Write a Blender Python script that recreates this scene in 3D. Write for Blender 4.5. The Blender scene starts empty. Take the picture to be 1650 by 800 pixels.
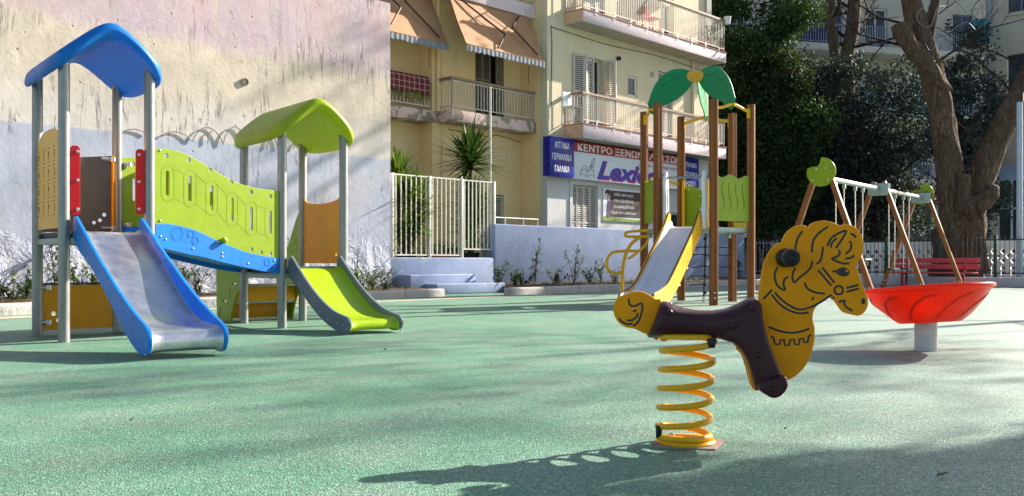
import bpy, bmesh, math, random
import numpy as np
from mathutils import Vector, Matrix

R = math.radians
scene = bpy.context.scene
COL = scene.collection
random.seed(7)

# ------------------------------------------------------------------ camera
H, F, CX, CY = 0.70, 1500.0, 825.0, 421.0       # eye height, focal length and principal point of the 1650 px wide photo
cam_d = bpy.data.cameras.new("camera")
cam = bpy.data.objects.new("camera", cam_d)
COL.objects.link(cam)
cam.location = (0, 0, H)
cam.rotation_euler = (R(90), 0, 0)
cam_d.sensor_width = 36.0
cam_d.lens = 36.0 * F / 1650.0
cam_d.shift_y = (CY - 400.0) / 1650.0
cam_d.clip_start = 0.05
cam_d.clip_end = 800
scene.camera = cam

# ------------------------------------------------------------------ light
SUN_AZ, SUN_EL = 34.5, 27.0                       # azimuth from +X towards +Y
world = bpy.data.worlds.new("World")
scene.world = world
world.use_nodes = True
wn = world.node_tree
for n_ in list(wn.nodes):
    wn.nodes.remove(n_)
sky = wn.nodes.new("ShaderNodeTexSky")
sky.sky_type = 'NISHITA'
sky.sun_disc = False
sky.sun_elevation = R(SUN_EL)
sky.sun_rotation = R(90.0 - SUN_AZ)
sky.air_density = 1.0
sky.dust_density = 1.5
bg = wn.nodes.new("ShaderNodeBackground")
bg.inputs[1].default_value = 0.068
wo = wn.nodes.new("ShaderNodeOutputWorld")
wn.links.new(sky.outputs[0], bg.inputs[0])
wn.links.new(bg.outputs[0], wo.inputs[0])
sun_d = bpy.data.lights.new("sun", 'SUN')
sun_d.energy = 5.0
sun_d.angle = R(0.6)
sun_d.color = (1.0, 0.93, 0.82)
sun = bpy.data.objects.new("sun", sun_d)
COL.objects.link(sun)
SDIR = Vector((math.cos(R(SUN_EL)) * math.cos(R(SUN_AZ)), math.cos(R(SUN_EL)) * math.sin(R(SUN_AZ)), math.sin(R(SUN_EL))))
sun.rotation_euler = SDIR.to_track_quat('Z', 'Y').to_euler()
sun.location = SDIR * 60
scene.view_settings.view_transform = 'Standard'
scene.view_settings.look = 'None'
scene.view_settings.gamma = 1.0
scene.view_settings.exposure = 1.54
scene.view_settings.use_curve_mapping = False
scene.render.engine = 'CYCLES'
scene.cycles.max_bounces = 6
scene.cycles.use_denoising = True

# ------------------------------------------------------------------ materials
MATS = {}
def newmat(name):
    m = bpy.data.materials.new(name)
    m.use_nodes = True
    nt = m.node_tree
    return m, nt, nt.nodes["Principled BSDF"]

def nd(nt, t, **kw):
    n = nt.nodes.new(t)
    for k, v in kw.items():
        if k.startswith('i_'):
            n.inputs[k[2:]].default_value = v
        else:
            setattr(n, k, v)
    return n

def coords(nt, scale=(1, 1, 1)):
    tc = nd(nt, "ShaderNodeTexCoord")
    mp = nd(nt, "ShaderNodeMapping")
    mp.inputs['Scale'].default_value = scale
    nt.links.new(tc.outputs['Object'], mp.inputs['Vector'])
    return mp.outputs[0]

def noise(nt, vec, scale, detail=4, rough=.55, dist=0):
    n = nd(nt, "ShaderNodeTexNoise")
    n.inputs['Scale'].default_value = scale
    n.inputs['Detail'].default_value = detail
    n.inputs['Roughness'].default_value = rough
    n.inputs['Distortion'].default_value = dist
    nt.links.new(vec, n.inputs['Vector'])
    return n.outputs['Fac']

def ramp(nt, fac, stops, interp='LINEAR'):
    r = nd(nt, "ShaderNodeValToRGB")
    cr = r.color_ramp
    cr.interpolation = interp
    while len(cr.elements) < len(stops):
        cr.elements.new(.5)
    for e, (p, c) in zip(cr.elements, stops):
        e.position = p
        e.color = (c[0], c[1], c[2], 1) if not isinstance(c, (int, float)) else (c, c, c, 1)
    nt.links.new(fac, r.inputs[0])
    return r.outputs[0]

def mix(nt, fac, a, b, mode='MIX'):
    m = nd(nt, "ShaderNodeMix", data_type='RGBA', blend_type=mode)
    for sock, v in ((m.inputs[0], fac), (m.inputs[6], a), (m.inputs[7], b)):
        if hasattr(v, 'links') or hasattr(v, 'is_linked'):
            nt.links.new(v, sock)
        elif isinstance(v, (int, float)):
            sock.default_value = v
        else:
            sock.default_value = (v[0], v[1], v[2], 1)
    return m.outputs[2]

def math_(nt, op, a, b=None, clamp=False):
    m = nd(nt, "ShaderNodeMath", operation=op, use_clamp=clamp)
    for i, v in enumerate((a, b)):
        if v is None:
            continue
        if isinstance(v, (int, float)):
            m.inputs[i].default_value = v
        else:
            nt.links.new(v, m.inputs[i])
    return m.outputs[0]

def bump(nt, p, h, strength, dist=.01, chain=None):
    b = nd(nt, "ShaderNodeBump")
    b.inputs['Strength'].default_value = strength
    b.inputs['Distance'].default_value = dist
    nt.links.new(h, b.inputs['Height'])
    if chain is not None:
        nt.links.new(chain, b.inputs['Normal'])
    nt.links.new(b.outputs[0], p.inputs['Normal'])
    return b.outputs[0]

def mat(name, col, rough=.5, metal=0.0, var=.10, vs=5.0, bs=0.0, bscale=120.0, dirt=0.0, dcol=(.12, .10, .08), spec=.32, stretch=(1, 1, 1), coat=0.0):
    """a painted / plastic / metal surface with uneven colour, scuffs and a fine grain"""
    if name in MATS:
        return MATS[name]
    m, nt, p = newmat(name)
    v = coords(nt, stretch)
    f = noise(nt, v, vs, 6, .6)
    c = ramp(nt, f, [(.28, [x * (1 - var) for x in col]), (.72, [min(1, x * (1 + var)) for x in col])])
    if dirt > 0:
        g = noise(nt, v, vs * 1.7, 8, .65, .6)
        k = ramp(nt, g, [(.52, 0.0), (.72, dirt)])
        c = mix(nt, k, c, dcol)
    nt.links.new(c, p.inputs['Base Color'])
    g2 = noise(nt, v, vs * 3.1, 8, .7)
    rr = ramp(nt, g2, [(.3, max(.03, rough - .10)), (.7, min(1, rough + .12))])
    nt.links.new(rr, p.inputs['Roughness'])
    p.inputs['Metallic'].default_value = metal
    p.inputs['Specular IOR Level'].default_value = spec
    p.inputs['Coat Weight'].default_value = coat
    if bs > 0:
        bump(nt, p, noise(nt, v, bscale, 3, .6), bs, .004)
    MATS[name] = m
    return m

STEEL = mat("galvanised post steel", (.30, .295, .29), .40, .55, .14, 9, .12, 160, .25, (.22, .21, .20), stretch=(1, 1, .25))
ZINC = mat("zinc plated bolt", (.55, .55, .56), .32, .85, .1, 30)
DECKM = mat("dark deck board", (.06, .06, .065), .6, 0, .2, 20)
GALV = mat("galvanised bracket", (.32, .37, .36), .45, .6, .15, 20)
BLUE = mat("blue plastic panel", (.001, .185, .64), .42, 0, .12, 6, .12, 300, .22, (.10, .19, .38))
BLUER = mat("blue moulded roof", (.002, .18, .60), .42, 0, .10, 4, .08, 200, .20, (.10, .20, .42))
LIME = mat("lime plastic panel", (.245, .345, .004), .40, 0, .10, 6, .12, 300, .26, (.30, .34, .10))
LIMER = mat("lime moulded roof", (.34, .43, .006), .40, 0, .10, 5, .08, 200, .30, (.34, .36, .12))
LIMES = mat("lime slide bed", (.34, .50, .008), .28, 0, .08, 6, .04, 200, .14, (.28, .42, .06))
ORANGE = mat("amber plastic panel", (.80, .31, .005), .42, 0, .08, 6, .12, 300, .10, (.3, .16, .04))
PALEOR = mat("pale orange plastic panel", (.95, .46, .07), .45, 0, .06, 6, .1, 300, .08, (.5, .3, .1))
GREYP = mat("grey plastic panel", (.085, .102, .130), .45, 0, .10, 6, .12, 300, .12, (.2, .2, .2))
GREYS = mat("slate grey slide side", (.14, .165, .19), .4, 0, .08, 8, .1, 300, .12, (.22, .23, .24))
REDP = mat("red plastic panel", (.62, .006, .012), .36, 0, .08, 8, .08, 300)
INK = mat("engraved line", (.045, .05, .045), .6, 0, .1, 20)
LIMEINK = mat("engraved lime groove", (.12, .20, .01), .6, 0, .1, 20)
BLUEINK = mat("engraved blue groove", (.004, .045, .25), .6, 0, .1, 20)
ORINK = mat("engraved brown groove", (.20, .09, .02), .6, 0, .1, 20)
HORSEY = mat("golden yellow plastic panel", (.95, .335, .002), .5, 0, .07, 7, .22, 420, .16, (.48, .20, .02), .18)
EDGEY = mat("pale yellow cut edge", (.85, .52, .10), .4)
SPRINGY = mat("yellow painted steel", (.84, .43, .010), .30, 0, .08, 10, .05, 200, .15, (.5, .28, .05))
BROWN = mat("dark brown moulded plastic", (.058, .019, .024), .36, 0, .14, 6, .16, 260, .12, (.09, .055, .05), .22)
BLACK = mat("black rubber", (.012, .012, .013), .38, 0, .2, 20, .1, 200)
REDBOWL = mat("red moulded plastic", (.90, .045, .010), .30, 0, .06, 5, .05, 200, .15, (.7, .12, .04))
def add_translucency(m, col, k):
    nt = m.node_tree; p = nt.nodes["Principled BSDF"]; out = nt.nodes["Material Output"]
    tr = nd(nt, "ShaderNodeBsdfTranslucent"); tr.inputs[0].default_value = (*col, 1)
    ms = nd(nt, "ShaderNodeMixShader"); ms.inputs[0].default_value = k
    nt.links.new(p.outputs[0], ms.inputs[1]); nt.links.new(tr.outputs[0], ms.inputs[2]); nt.links.new(ms.outputs[0], out.inputs[0])
add_translucency(BLUER, (.02, .28, .85), .22); add_translucency(LIMER, (.55, .65, .03), .22)
add_translucency(REDBOWL, (.95, .10, .03), .40)
CONC = mat("pale grey painted post", (.52, .53, .52), .5, .1, .12, 14, .2, 90, .3, (.25, .24, .22))
WOODP = mat("brown timber grain post", (.26, .088, .022), .5, 0, .18, 5, .25, 60, .15, (.12, .05, .02), stretch=(6, 6, .6))
LEAFG = mat("green palm panel", (.006, .24, .085), .40, 0, .07, 5, .1, 300, .1, (.02, .2, .1))
SLIDEW = mat("brushed steel slide bed", (.74, .74, .80), .42, .25, .08, 6, .06, 120, .15, (.4, .4, .45))
WHITEP = mat("white plastic panel", (.75, .76, .78), .4, 0, .05, 8)
CHAIN = mat("galvanised chain", (.62, .62, .60), .35, .7, .15, 40)
ROPE = mat("dark climbing rope", (.06, .055, .05), .8, 0, .3, 60, .3, 200)
REDWOOD = mat("faded red painted slat", (.58, .065, .075), .5, 0, .16, 5, .25, 60, .3, (.36, .12, .12), stretch=(2, 2, 6))
REDMET = mat("dark red painted iron", (.35, .02, .035), .4, 0, .1, 10)

def slide_steel():
    m, nt, p = newmat("worn stainless slide bed")
    v = coords(nt, (1, 1, 1))
    v2 = coords(nt, (40, 3, 3))
    f = noise(nt, v, 7, 8, .65, .8)
    c = ramp(nt, f, [(.3, (.46, .47, .51)), (.55, (.60, .61, .65)), (.75, (.70, .70, .74))])
    nt.links.new(c, p.inputs['Base Color'])
    p.inputs['Metallic'].default_value = .85
    rr = ramp(nt, noise(nt, v, 11, 6), [(.3, .24), (.7, .42)])
    nt.links.new(rr, p.inputs['Roughness'])
    bump(nt, p, noise(nt, v2, 6, 4), .08, .004)
    return m
STAINLESS = slide_steel()

def ground_mat():
    m, nt, p = newmat("green rubber crumb surface")
    v = coords(nt)
    big = noise(nt, v, .22, 5, .6)
    mid = noise(nt, v, 1.5, 6, .62, .5)
    base = ramp(nt, big, [(.35, (.090, .238, .142)), (.65, (.140, .285, .198))])
    base = mix(nt, ramp(nt, mid, [(.42, 0.0), (.66, .75)]), base, (.205, .295, .225))
    # paler, worn and silvery towards the right, with sun glare put into the colour
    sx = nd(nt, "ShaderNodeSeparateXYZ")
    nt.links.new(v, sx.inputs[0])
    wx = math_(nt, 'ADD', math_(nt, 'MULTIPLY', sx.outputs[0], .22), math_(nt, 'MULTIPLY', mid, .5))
    glare_wear = ramp(nt, wx, [(.30, 0.0), (1.0, .60)])
    base = mix(nt, glare_wear, base, (.300, .350, .320))
    sc = ramp(nt, noise(nt, coords(nt, (1, 1, 1)), .9, 8, .72, 1.4), [(.56, 0.0), (.66, .35)])
    base = mix(nt, sc, base, (.075, .150, .105))
    ds = ramp(nt, noise(nt, coords(nt, (1.0, 2.2, 1)), .55, 7, .68, .8), [(.57, 0.0), (.70, .40)])
    base = mix(nt, ds, base, (.250, .270, .200))
    vo = nd(nt, "ShaderNodeTexVoronoi", feature='F1')
    vo.inputs['Scale'].default_value = 185
    nt.links.new(v, vo.inputs['Vector'])
    sepc = nd(nt, "ShaderNodeSeparateColor")
    nt.links.new(vo.outputs['Color'], sepc.inputs[0])
    grain = ramp(nt, sepc.outputs[0], [(0.0, .44), (.35, .80), (.7, 1.06), (.93, 1.28), (.98, 2.3)])
    base = mix(nt, 1.0, base, grain, 'MULTIPLY')
    gr2 = ramp(nt, noise(nt, v, 45, 3, .7), [(.3, .74), (.7, 1.22)])
    base = mix(nt, 1.0, base, gr2, 'MULTIPLY')
    nt.links.new(base, p.inputs['Base Color'])
    nt.links.new(ramp(nt, sepc.outputs[1], [(0, .42), (1, .80)]), p.inputs['Roughness'])
    p.inputs['Specular IOR Level'].default_value = .45
    b1 = bump(nt, p, vo.outputs['Distance'], .55, .006)
    bump(nt, p, noise(nt, v, 5, 4), .10, .03, b1)
    return m
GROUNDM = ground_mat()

def mural_mat():
    """rendered wall painted in three soft bands, with stains, cracks and pock marks (object z = height, x = along)"""
    m, nt, p = newmat("weathered painted render")
    v = coords(nt)
    s = nd(nt, "ShaderNodeSeparateXYZ")
    nt.links.new(v, s.inputs[0])
    z = s.outputs[2]
    n1 = noise(nt, v, .55, 4)
    n2 = noise(nt, v, 2.3, 6, .62, .5)
    n3 = noise(nt, v, 11, 6, .65)
    lav = ramp(nt, n2, [(.3, (.39, .415, .52)), (.7, (.47, .49, .59))])
    crm = ramp(nt, n2, [(.3, (.56, .465, .37)), (.7, (.68, .585, .48))])
    pnk = ramp(nt, n1, [(.35, (.62, .425, .425)), (.65, (.54, .42, .485))])
    pnk = mix(nt, ramp(nt, n2, [(.45, 0.0), (.75, .6)]), pnk, (.62, .54, .48))
    wob = math_(nt, 'MULTIPLY', math_(nt, 'SUBTRACT', n3, .5), .07)
    z1 = math_(nt, 'ADD', z, wob)
    grey_crm = ramp(nt, n1, [(.4, (.60, .56, .53)), (.6, (.62, .57, .50))])
    k0 = ramp(nt, math_(nt, 'ADD', z, math_(nt, 'MULTIPLY', math_(nt, 'SUBTRACT', n2, .5), 1.0)), [(0, 0.0), (1, 1.0)])
    # pale scrubbed zone between lavender and cream
    mr = nd(nt, "ShaderNodeMapRange"); mr.inputs[1].default_value = 3.2; mr.inputs[2].default_value = 3.75
    nt.links.new(math_(nt, 'ADD', z, math_(nt, 'MULTIPLY', math_(nt, 'SUBTRACT', n2, .5), 1.1)), mr.inputs[0])
    c = mix(nt, mr.outputs[0], (.62, .565, .52), crm)
    mr2 = nd(nt, "ShaderNodeMapRange"); mr2.inputs[1].default_value = 4.45; mr2.inputs[2].default_value = 4.75
    nt.links.new(math_(nt, 'ADD', z, math_(nt, 'MULTIPLY', math_(nt, 'SUBTRACT', n1, .5), .9)), mr2.inputs[0])
    c = mix(nt, mr2.outputs[0], c, pnk)
    mr1 = nd(nt, "ShaderNodeMapRange"); mr1.inputs[1].default_value = 2.80; mr1.inputs[2].default_value = 2.84
    nt.links.new(z1, mr1.inputs[0])
    c = mix(nt, mr1.outputs[0], lav, c)
    # soft grey run marks
    vs = coords(nt, (2.2, 2.2, .22))
    drip = ramp(nt, noise(nt, vs, 2.4, 8, .68, .3), [(.54, 0.0), (.70, .65)])
    mask = ramp(nt, noise(nt, v, .45, 3), [(.46, .04), (.60, 1.0)])
    c = mix(nt, math_(nt, 'MULTIPLY', drip, mask), c, (.24, .22, .21))
    # thin drip lines and hair cracks
    ck = math_(nt, 'ABSOLUTE', math_(nt, 'SUBTRACT', noise(nt, coords(nt, (1.6, 1.6, .16)), 2.6, 7, .62, .4), .5))
    ckm = ramp(nt, noise(nt, v, .8, 3), [(.50, 0.0), (.60, 1.0)])
    ckl = ramp(nt, ck, [(.006, .85), (.018, 0.0)])
    c = mix(nt, math_(nt, 'MULTIPLY', ckl, ckm), c, (.17, .155, .15))
    c2 = math_(nt, 'ABSOLUTE', math_(nt, 'SUBTRACT', noise(nt, v, 1.3, 8, .7, 1.0), .5))
    c = mix(nt, math_(nt, 'MULTIPLY', ramp(nt, c2, [(.002, .6), (.007, 0.0)]), ramp(nt, noise(nt, v, .6, 2), [(.5, 0.0), (.56, 1.0)])), c, (.22, .19, .18))
    # broad weathering: greyer and browner patches
    bw = ramp(nt, noise(nt, v, .75, 7, .66, .9), [(.47, 0.0), (.70, .42)])
    c = mix(nt, bw, c, (.45, .39, .34))
    # peeled spots showing reddish render
    pk = ramp(nt, noise(nt, v, 3.1, 7, .7, 1.2), [(.63, 0.0), (.655, .85)])
    hi = nd(nt, "ShaderNodeMapRange"); hi.inputs[1].default_value = 3.9; hi.inputs[2].default_value = 4.6
    nt.links.new(z, hi.inputs[0])
    c = mix(nt, math_(nt, 'MULTIPLY', pk, hi.outputs[0]), c, (.42, .25, .20))
    # dark pock marks
    vo = nd(nt, "ShaderNodeTexVoronoi", feature='F1'); vo.inputs['Scale'].default_value = 3.6
    nt.links.new(v, vo.inputs['Vector'])
    pock = ramp(nt, vo.outputs['Distance'], [(.05, 1.0), (.085, 0.0)])
    c = mix(nt, math_(nt, 'MULTIPLY', pock, .7), c, (.20, .17, .17))
    # damp, flaking foot of the wall
    ft = nd(nt, "ShaderNodeMapRange"); ft.inputs[1].default_value = 1.15; ft.inputs[2].default_value = .35
    nt.links.new(math_(nt, 'ADD', z, math_(nt, 'MULTIPLY', math_(nt, 'SUBTRACT', n2, .5), 1.2)), ft.inputs[0])
    fl = ramp(nt, noise(nt, v, 5, 8, .7, .8), [(.50, 0.0), (.58, .75)])
    c = mix(nt, math_(nt, 'MULTIPLY', ft.outputs[0], fl), c, (.50, .48, .47))
    nt.links.new(c, p.inputs['Base Color'])
    p.inputs['Roughness'].default_value = .9
    p.inputs['Specular IOR Level'].default_value = .2
    hN = math_(nt, 'ADD', math_(nt, 'MULTIPLY', noise(nt, v, 14, 8, .62), 1.0), math_(nt, 'MULTIPLY', noise(nt, v, 3.0, 3), 1.6))
    b1 = bump(nt, p, hN, .20, .022)
    rub = math_(nt, 'MULTIPLY', noise(nt, v, 3.2, 6, .6, .7), ft.outputs[0])
    b2 = bump(nt, p, rub, .9, .14, b1)
    bump(nt, p, math_(nt, 'MULTIPLY', pock, -1.0), .5, .02, b2)
    return m
MURALM = mural_mat()

def render_mat(name, c1, c2, bs=.35, stain=.35, scol=(.22, .20, .17), scale=1.6, peel=None, peel_at=.60):
    m, nt, p = newmat(name)
    v = coords(nt)
    f = noise(nt, v, scale, 7, .62, .4)
    c = ramp(nt, f, [(.3, c1), (.7, c2)])
    vs = coords(nt, (1.8, 1.8, .25))
    k = ramp(nt, noise(nt, vs, 2.2, 7, .65, .3), [(.55, 0.0), (.78, stain)])
    c = mix(nt, k, c, scol)
    if peel:
        q = ramp(nt, noise(nt, v, 2.6, 6, .6, .8), [(peel_at, 0.0), (peel_at + .015, 1.0)])
        c = mix(nt, q, c, peel)
    nt.links.new(c, p.inputs['Base Color'])
    p.inputs['Roughness'].default_value = .9
    p.inputs['Specular IOR Level'].default_value = .2
    bump(nt, p, noise(nt, v, 16, 7, .6), bs, .03)
    return m
LAVW = render_mat("lavender painted render", (.225, .28, .42), (.295, .345, .49), .22, .40, (.20, .20, .23), 1.6, (.42, .42, .45), .665)
YELW = render_mat("yellow ochre render", (.88, .62, .31), (.94, .72, .42), .3, .4, (.42, .33, .22))
CREAMW = render_mat("cream facade render", (.68, .58, .40), (.76, .67, .49), .3, .25, (.38, .33, .25))
GREYW = render_mat("pale grey facade render", (.58, .56, .55), (.66, .64, .62), .3, .2)
PINKSLAB = render_mat("peeling pink slab edge", (.72, .50, .44), (.78, .58, .54), .5, .35, (.28, .22, .2), 2.0, (.34, .28, .22), .50)
LILACSLAB = render_mat("lilac slab edge", (.68, .55, .58), (.74, .61, .64), .4, .25, (.35, .28, .28), 2.0, (.42, .30, .28), .66)
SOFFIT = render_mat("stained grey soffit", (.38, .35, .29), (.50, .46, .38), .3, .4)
KERBM = render_mat("weathered concrete kerb", (.40, .37, .35), (.52, .48, .46), .6, .4, (.2, .17, .15), 4)
PAVEM = render_mat("tan paving strip", (.42, .33, .25), (.52, .43, .35), .5, .3, (.25, .18, .14), 5)
SOILM = render_mat("dry brown soil", (.075, .050, .035), (.15, .105, .075), 1.0, .4, (.05, .04, .03), 7)
FARW = render_mat("off white far render", (.36, .33, .29), (.45, .41, .37), .2, .3)
WHITEW = render_mat("cream white far wall", (.42, .40, .37), (.50, .47, .44), .2, .25)
LATTICE = render_mat("whitewashed breeze block", (.78, .75, .70), (.86, .83, .79), .4, .3, (.35, .28, .22), 5)
RAILW = mat("cream painted railing", (.62, .58, .52), .5, 0, .10, 8, 0, 1, .25, (.36, .25, .18))
FENCEW = mat("cream white painted bar", (.70, .67, .58), .45, 0, .08, 8, 0, 1, .2, (.45, .36, .26))
HANDR = mat("brown handrail", (.30, .19, .12), .55, 0, .15, 8)
SHUTM = mat("beige shutter", (.55, .50, .43), .55, 0, .1, 10, 0, 1, .2, (.3, .27, .22))
DARKM = mat("dark interior", (.012, .012, .014), .4)
GLASSM = mat("dark window glass", (.03, .04, .055), .08, 0, .2, 3)
AWNM = mat("faded orange awning canvas", (.41, .225, .115), .8, 0, .14, 3, .2, 150, .25, (.36, .20, .12))
VALM = mat("grey blue awning fringe", (.24, .25, .28), .85, 0, .2, 8)
DARKMET = mat("dark bronze metal", (.06, .035, .03), .45, .4, .2, 10)
FENCED = mat("dark fence bar", (.035, .04, .045), .5, .3, .2, 10)
FENCEG = mat("dark green fence post", (.02, .065, .045), .45, .1, .15, 10)
SIGNB = mat("navy blue sign face", (.010, .014, .26), .3, 0, .06, 3)
SIGNW = mat("white sign face", (.74, .76, .80), .35, 0, .04, 2, 0, 1, .1, (.5, .5, .5))
SIGNR = mat("crimson sign strip", (.40, .006, .020), .35, 0, .06, 3)
LETW = mat("white lettering", (.82, .83, .84), .4, 0, .03, 3)
LETB = mat("blue lettering", (.012, .014, .38), .35, 0, .05, 3)
LETR = mat("red lettering", (.62, .01, .03), .35, 0, .05, 3)
LETG = mat("slate lettering", (.10, .10, .16), .4, 0, .05, 3)
POSTERB = mat("chocolate brown poster panel", (.055, .028, .026), .45, 0, .1, 3)
POSTERG = mat("poster green hill", (.20, .33, .05), .5)
PURPLE = mat("purple printed ink", (.10, .04, .16), .5)
SKINM = mat("printed skin tone", (.55, .36, .26), .5)
TERRA = mat("terracotta pot", (.34, .115, .06), .7, 0, .15, 8, .2, 60)
DPOT = mat("dark plastic pot", (.03, .03, .035), .5)
POLEM = mat("pale blue grey lamp pole", (.42, .48, .58), .4, .2, .08, 8)

def leaf_mat(name, c1, c2, c3, rough=.5, trans=.25):
    m, nt, p = newmat(name)
    v = coords(nt)
    g = nd(nt, "ShaderNodeNewGeometry")
    f = noise(nt, v, 1.1, 5, .6)
    c = ramp(nt, g.outputs['Random Per Island'], [(0.0, c1), (.55, c2), (1.0, c3)])
    c = mix(nt, ramp(nt, f, [(.35, 0.0), (.65, .7)]), c, c1)
    nt.links.new(c, p.inputs['Base Color'])
    p.inputs['Roughness'].default_value = rough
    p.inputs['Specular IOR Level'].default_value = .22
    tr = nd(nt, "ShaderNodeBsdfTranslucent")
    nt.links.new(mix(nt, .5, c, (.16, .26, .03)), tr.inputs[0])
    ms = nd(nt, "ShaderNodeMixShader")
    ms.inputs[0].default_value = trans
    out = nt.nodes["Material Output"]
    nt.links.new(p.outputs[0], ms.inputs[1])
    nt.links.new(tr.outputs[0], ms.inputs[2])
    nt.links.new(ms.outputs[0], out.inputs[0])
    return m
EVERG = leaf_mat("dark evergreen leaf", (.016, .036, .014), (.030, .065, .020), (.055, .095, .026), .75, .12)
EVERB = leaf_mat("blue green leaf", (.024, .034, .038), (.046, .062, .068), (.085, .105, .108), .78, .06)
YUCCA = leaf_mat("yucca leaf", (.022, .060, .014), (.045, .105, .022), (.090, .165, .030), .35, .15)
YUCCAY = leaf_mat("yellow green bush leaf", (.045, .090, .012), (.110, .180, .020), (.24, .30, .03), .4, .3)
WEEDM = leaf_mat("weed leaf", (.030, .050, .016), (.060, .085, .025), (.130, .135, .045), .6)
DRYM = leaf_mat("dry grass blade", (.14, .10, .05), (.22, .16, .08), (.30, .24, .12), .8)
DEADM = leaf_mat("dead brown leaf", (.10, .06, .035), (.16, .10, .06), (.22, .15, .09), .8)

def bark_mat(name, c1, c2, c3):
    m, nt, p = newmat(name)
    v = coords(nt, (5, 5, .8))
    f = noise(nt, v, 2.2, 9, .68, .9)
    c = ramp(nt, f, [(.30, c1), (.52, c2), (.75, c3)])
    nt.links.new(c, p.inputs['Base Color'])
    p.inputs['Roughness'].default_value = .92
    p.inputs['Specular IOR Level'].default_value = .2
    v2 = coords(nt, (9, 9, 1.1))
    g = math_(nt, 'ABSOLUTE', math_(nt, 'SUBTRACT', noise(nt, v2, 2.6, 8, .6, 1.2), .5))
    crack = ramp(nt, g, [(.0, 1.0), (.05, .35), (.12, 0.0)])
    c = mix(nt, math_(nt, 'MULTIPLY', crack, .45), c, tuple(x * .45 for x in c1))
    nt.links.new(c, p.inputs['Base Color'])
    b_ = bump(nt, p, f, .9, .09)
    bump(nt, p, math_(nt, 'MULTIPLY', crack, -1.0), .9, .05, b_)
    return m
BARK = bark_mat("furrowed brown bark", (.095, .056, .038), (.27, .175, .118), (.42, .30, .215))
BARKD = bark_mat("dark thin bark", (.045, .030, .023), (.10, .068, .052), (.165, .115, .09))

# ------------------------------------------------------------------ geometry helpers
def smooth_line(pts, n=6, closed=False):
    """Catmull-Rom through 2D or 3D points"""
    P = [Vector(p) for p in pts]
    out = []
    N = len(P)
    rng = range(N if closed else N - 1)
    for i in rng:
        if closed:
            a, b, c, d = P[(i - 1) % N], P[i], P[(i + 1) % N], P[(i + 2) % N]
        else:
            a = P[i - 1] if i > 0 else P[i] * 2 - P[i + 1]
            b, c = P[i], P[i + 1]
            d = P[i + 2] if i + 2 < N else P[i + 1] * 2 - P[i]
        for k in range(n):
            t = k / n
            out.append(.5 * ((2 * b) + (c - a) * t + (2 * a - 5 * b + 4 * c - d) * t * t + (3 * b - a - 3 * c + d) * t ** 3))
    if not closed:
        out.append(P[-1].copy())
    return out

def circle(cx, cz, r, n=16, a0=0):
    return [(cx + r * math.cos(a0 + 2 * math.pi * i / n), cz + r * math.sin(a0 + 2 * math.pi * i / n)) for i in range(n)]

def stadium(cx, z0, z1, w, n=6):
    r = w / 2
    p = [(cx + r * math.cos(math.pi * i / n), z1 - r + r * math.sin(math.pi * i / n)) for i in range(n + 1)]
    p += [(cx - r * math.cos(math.pi * i / n), z0 + r - r * math.sin(math.pi * i / n)) for i in range(n + 1)]
    return p

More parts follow.
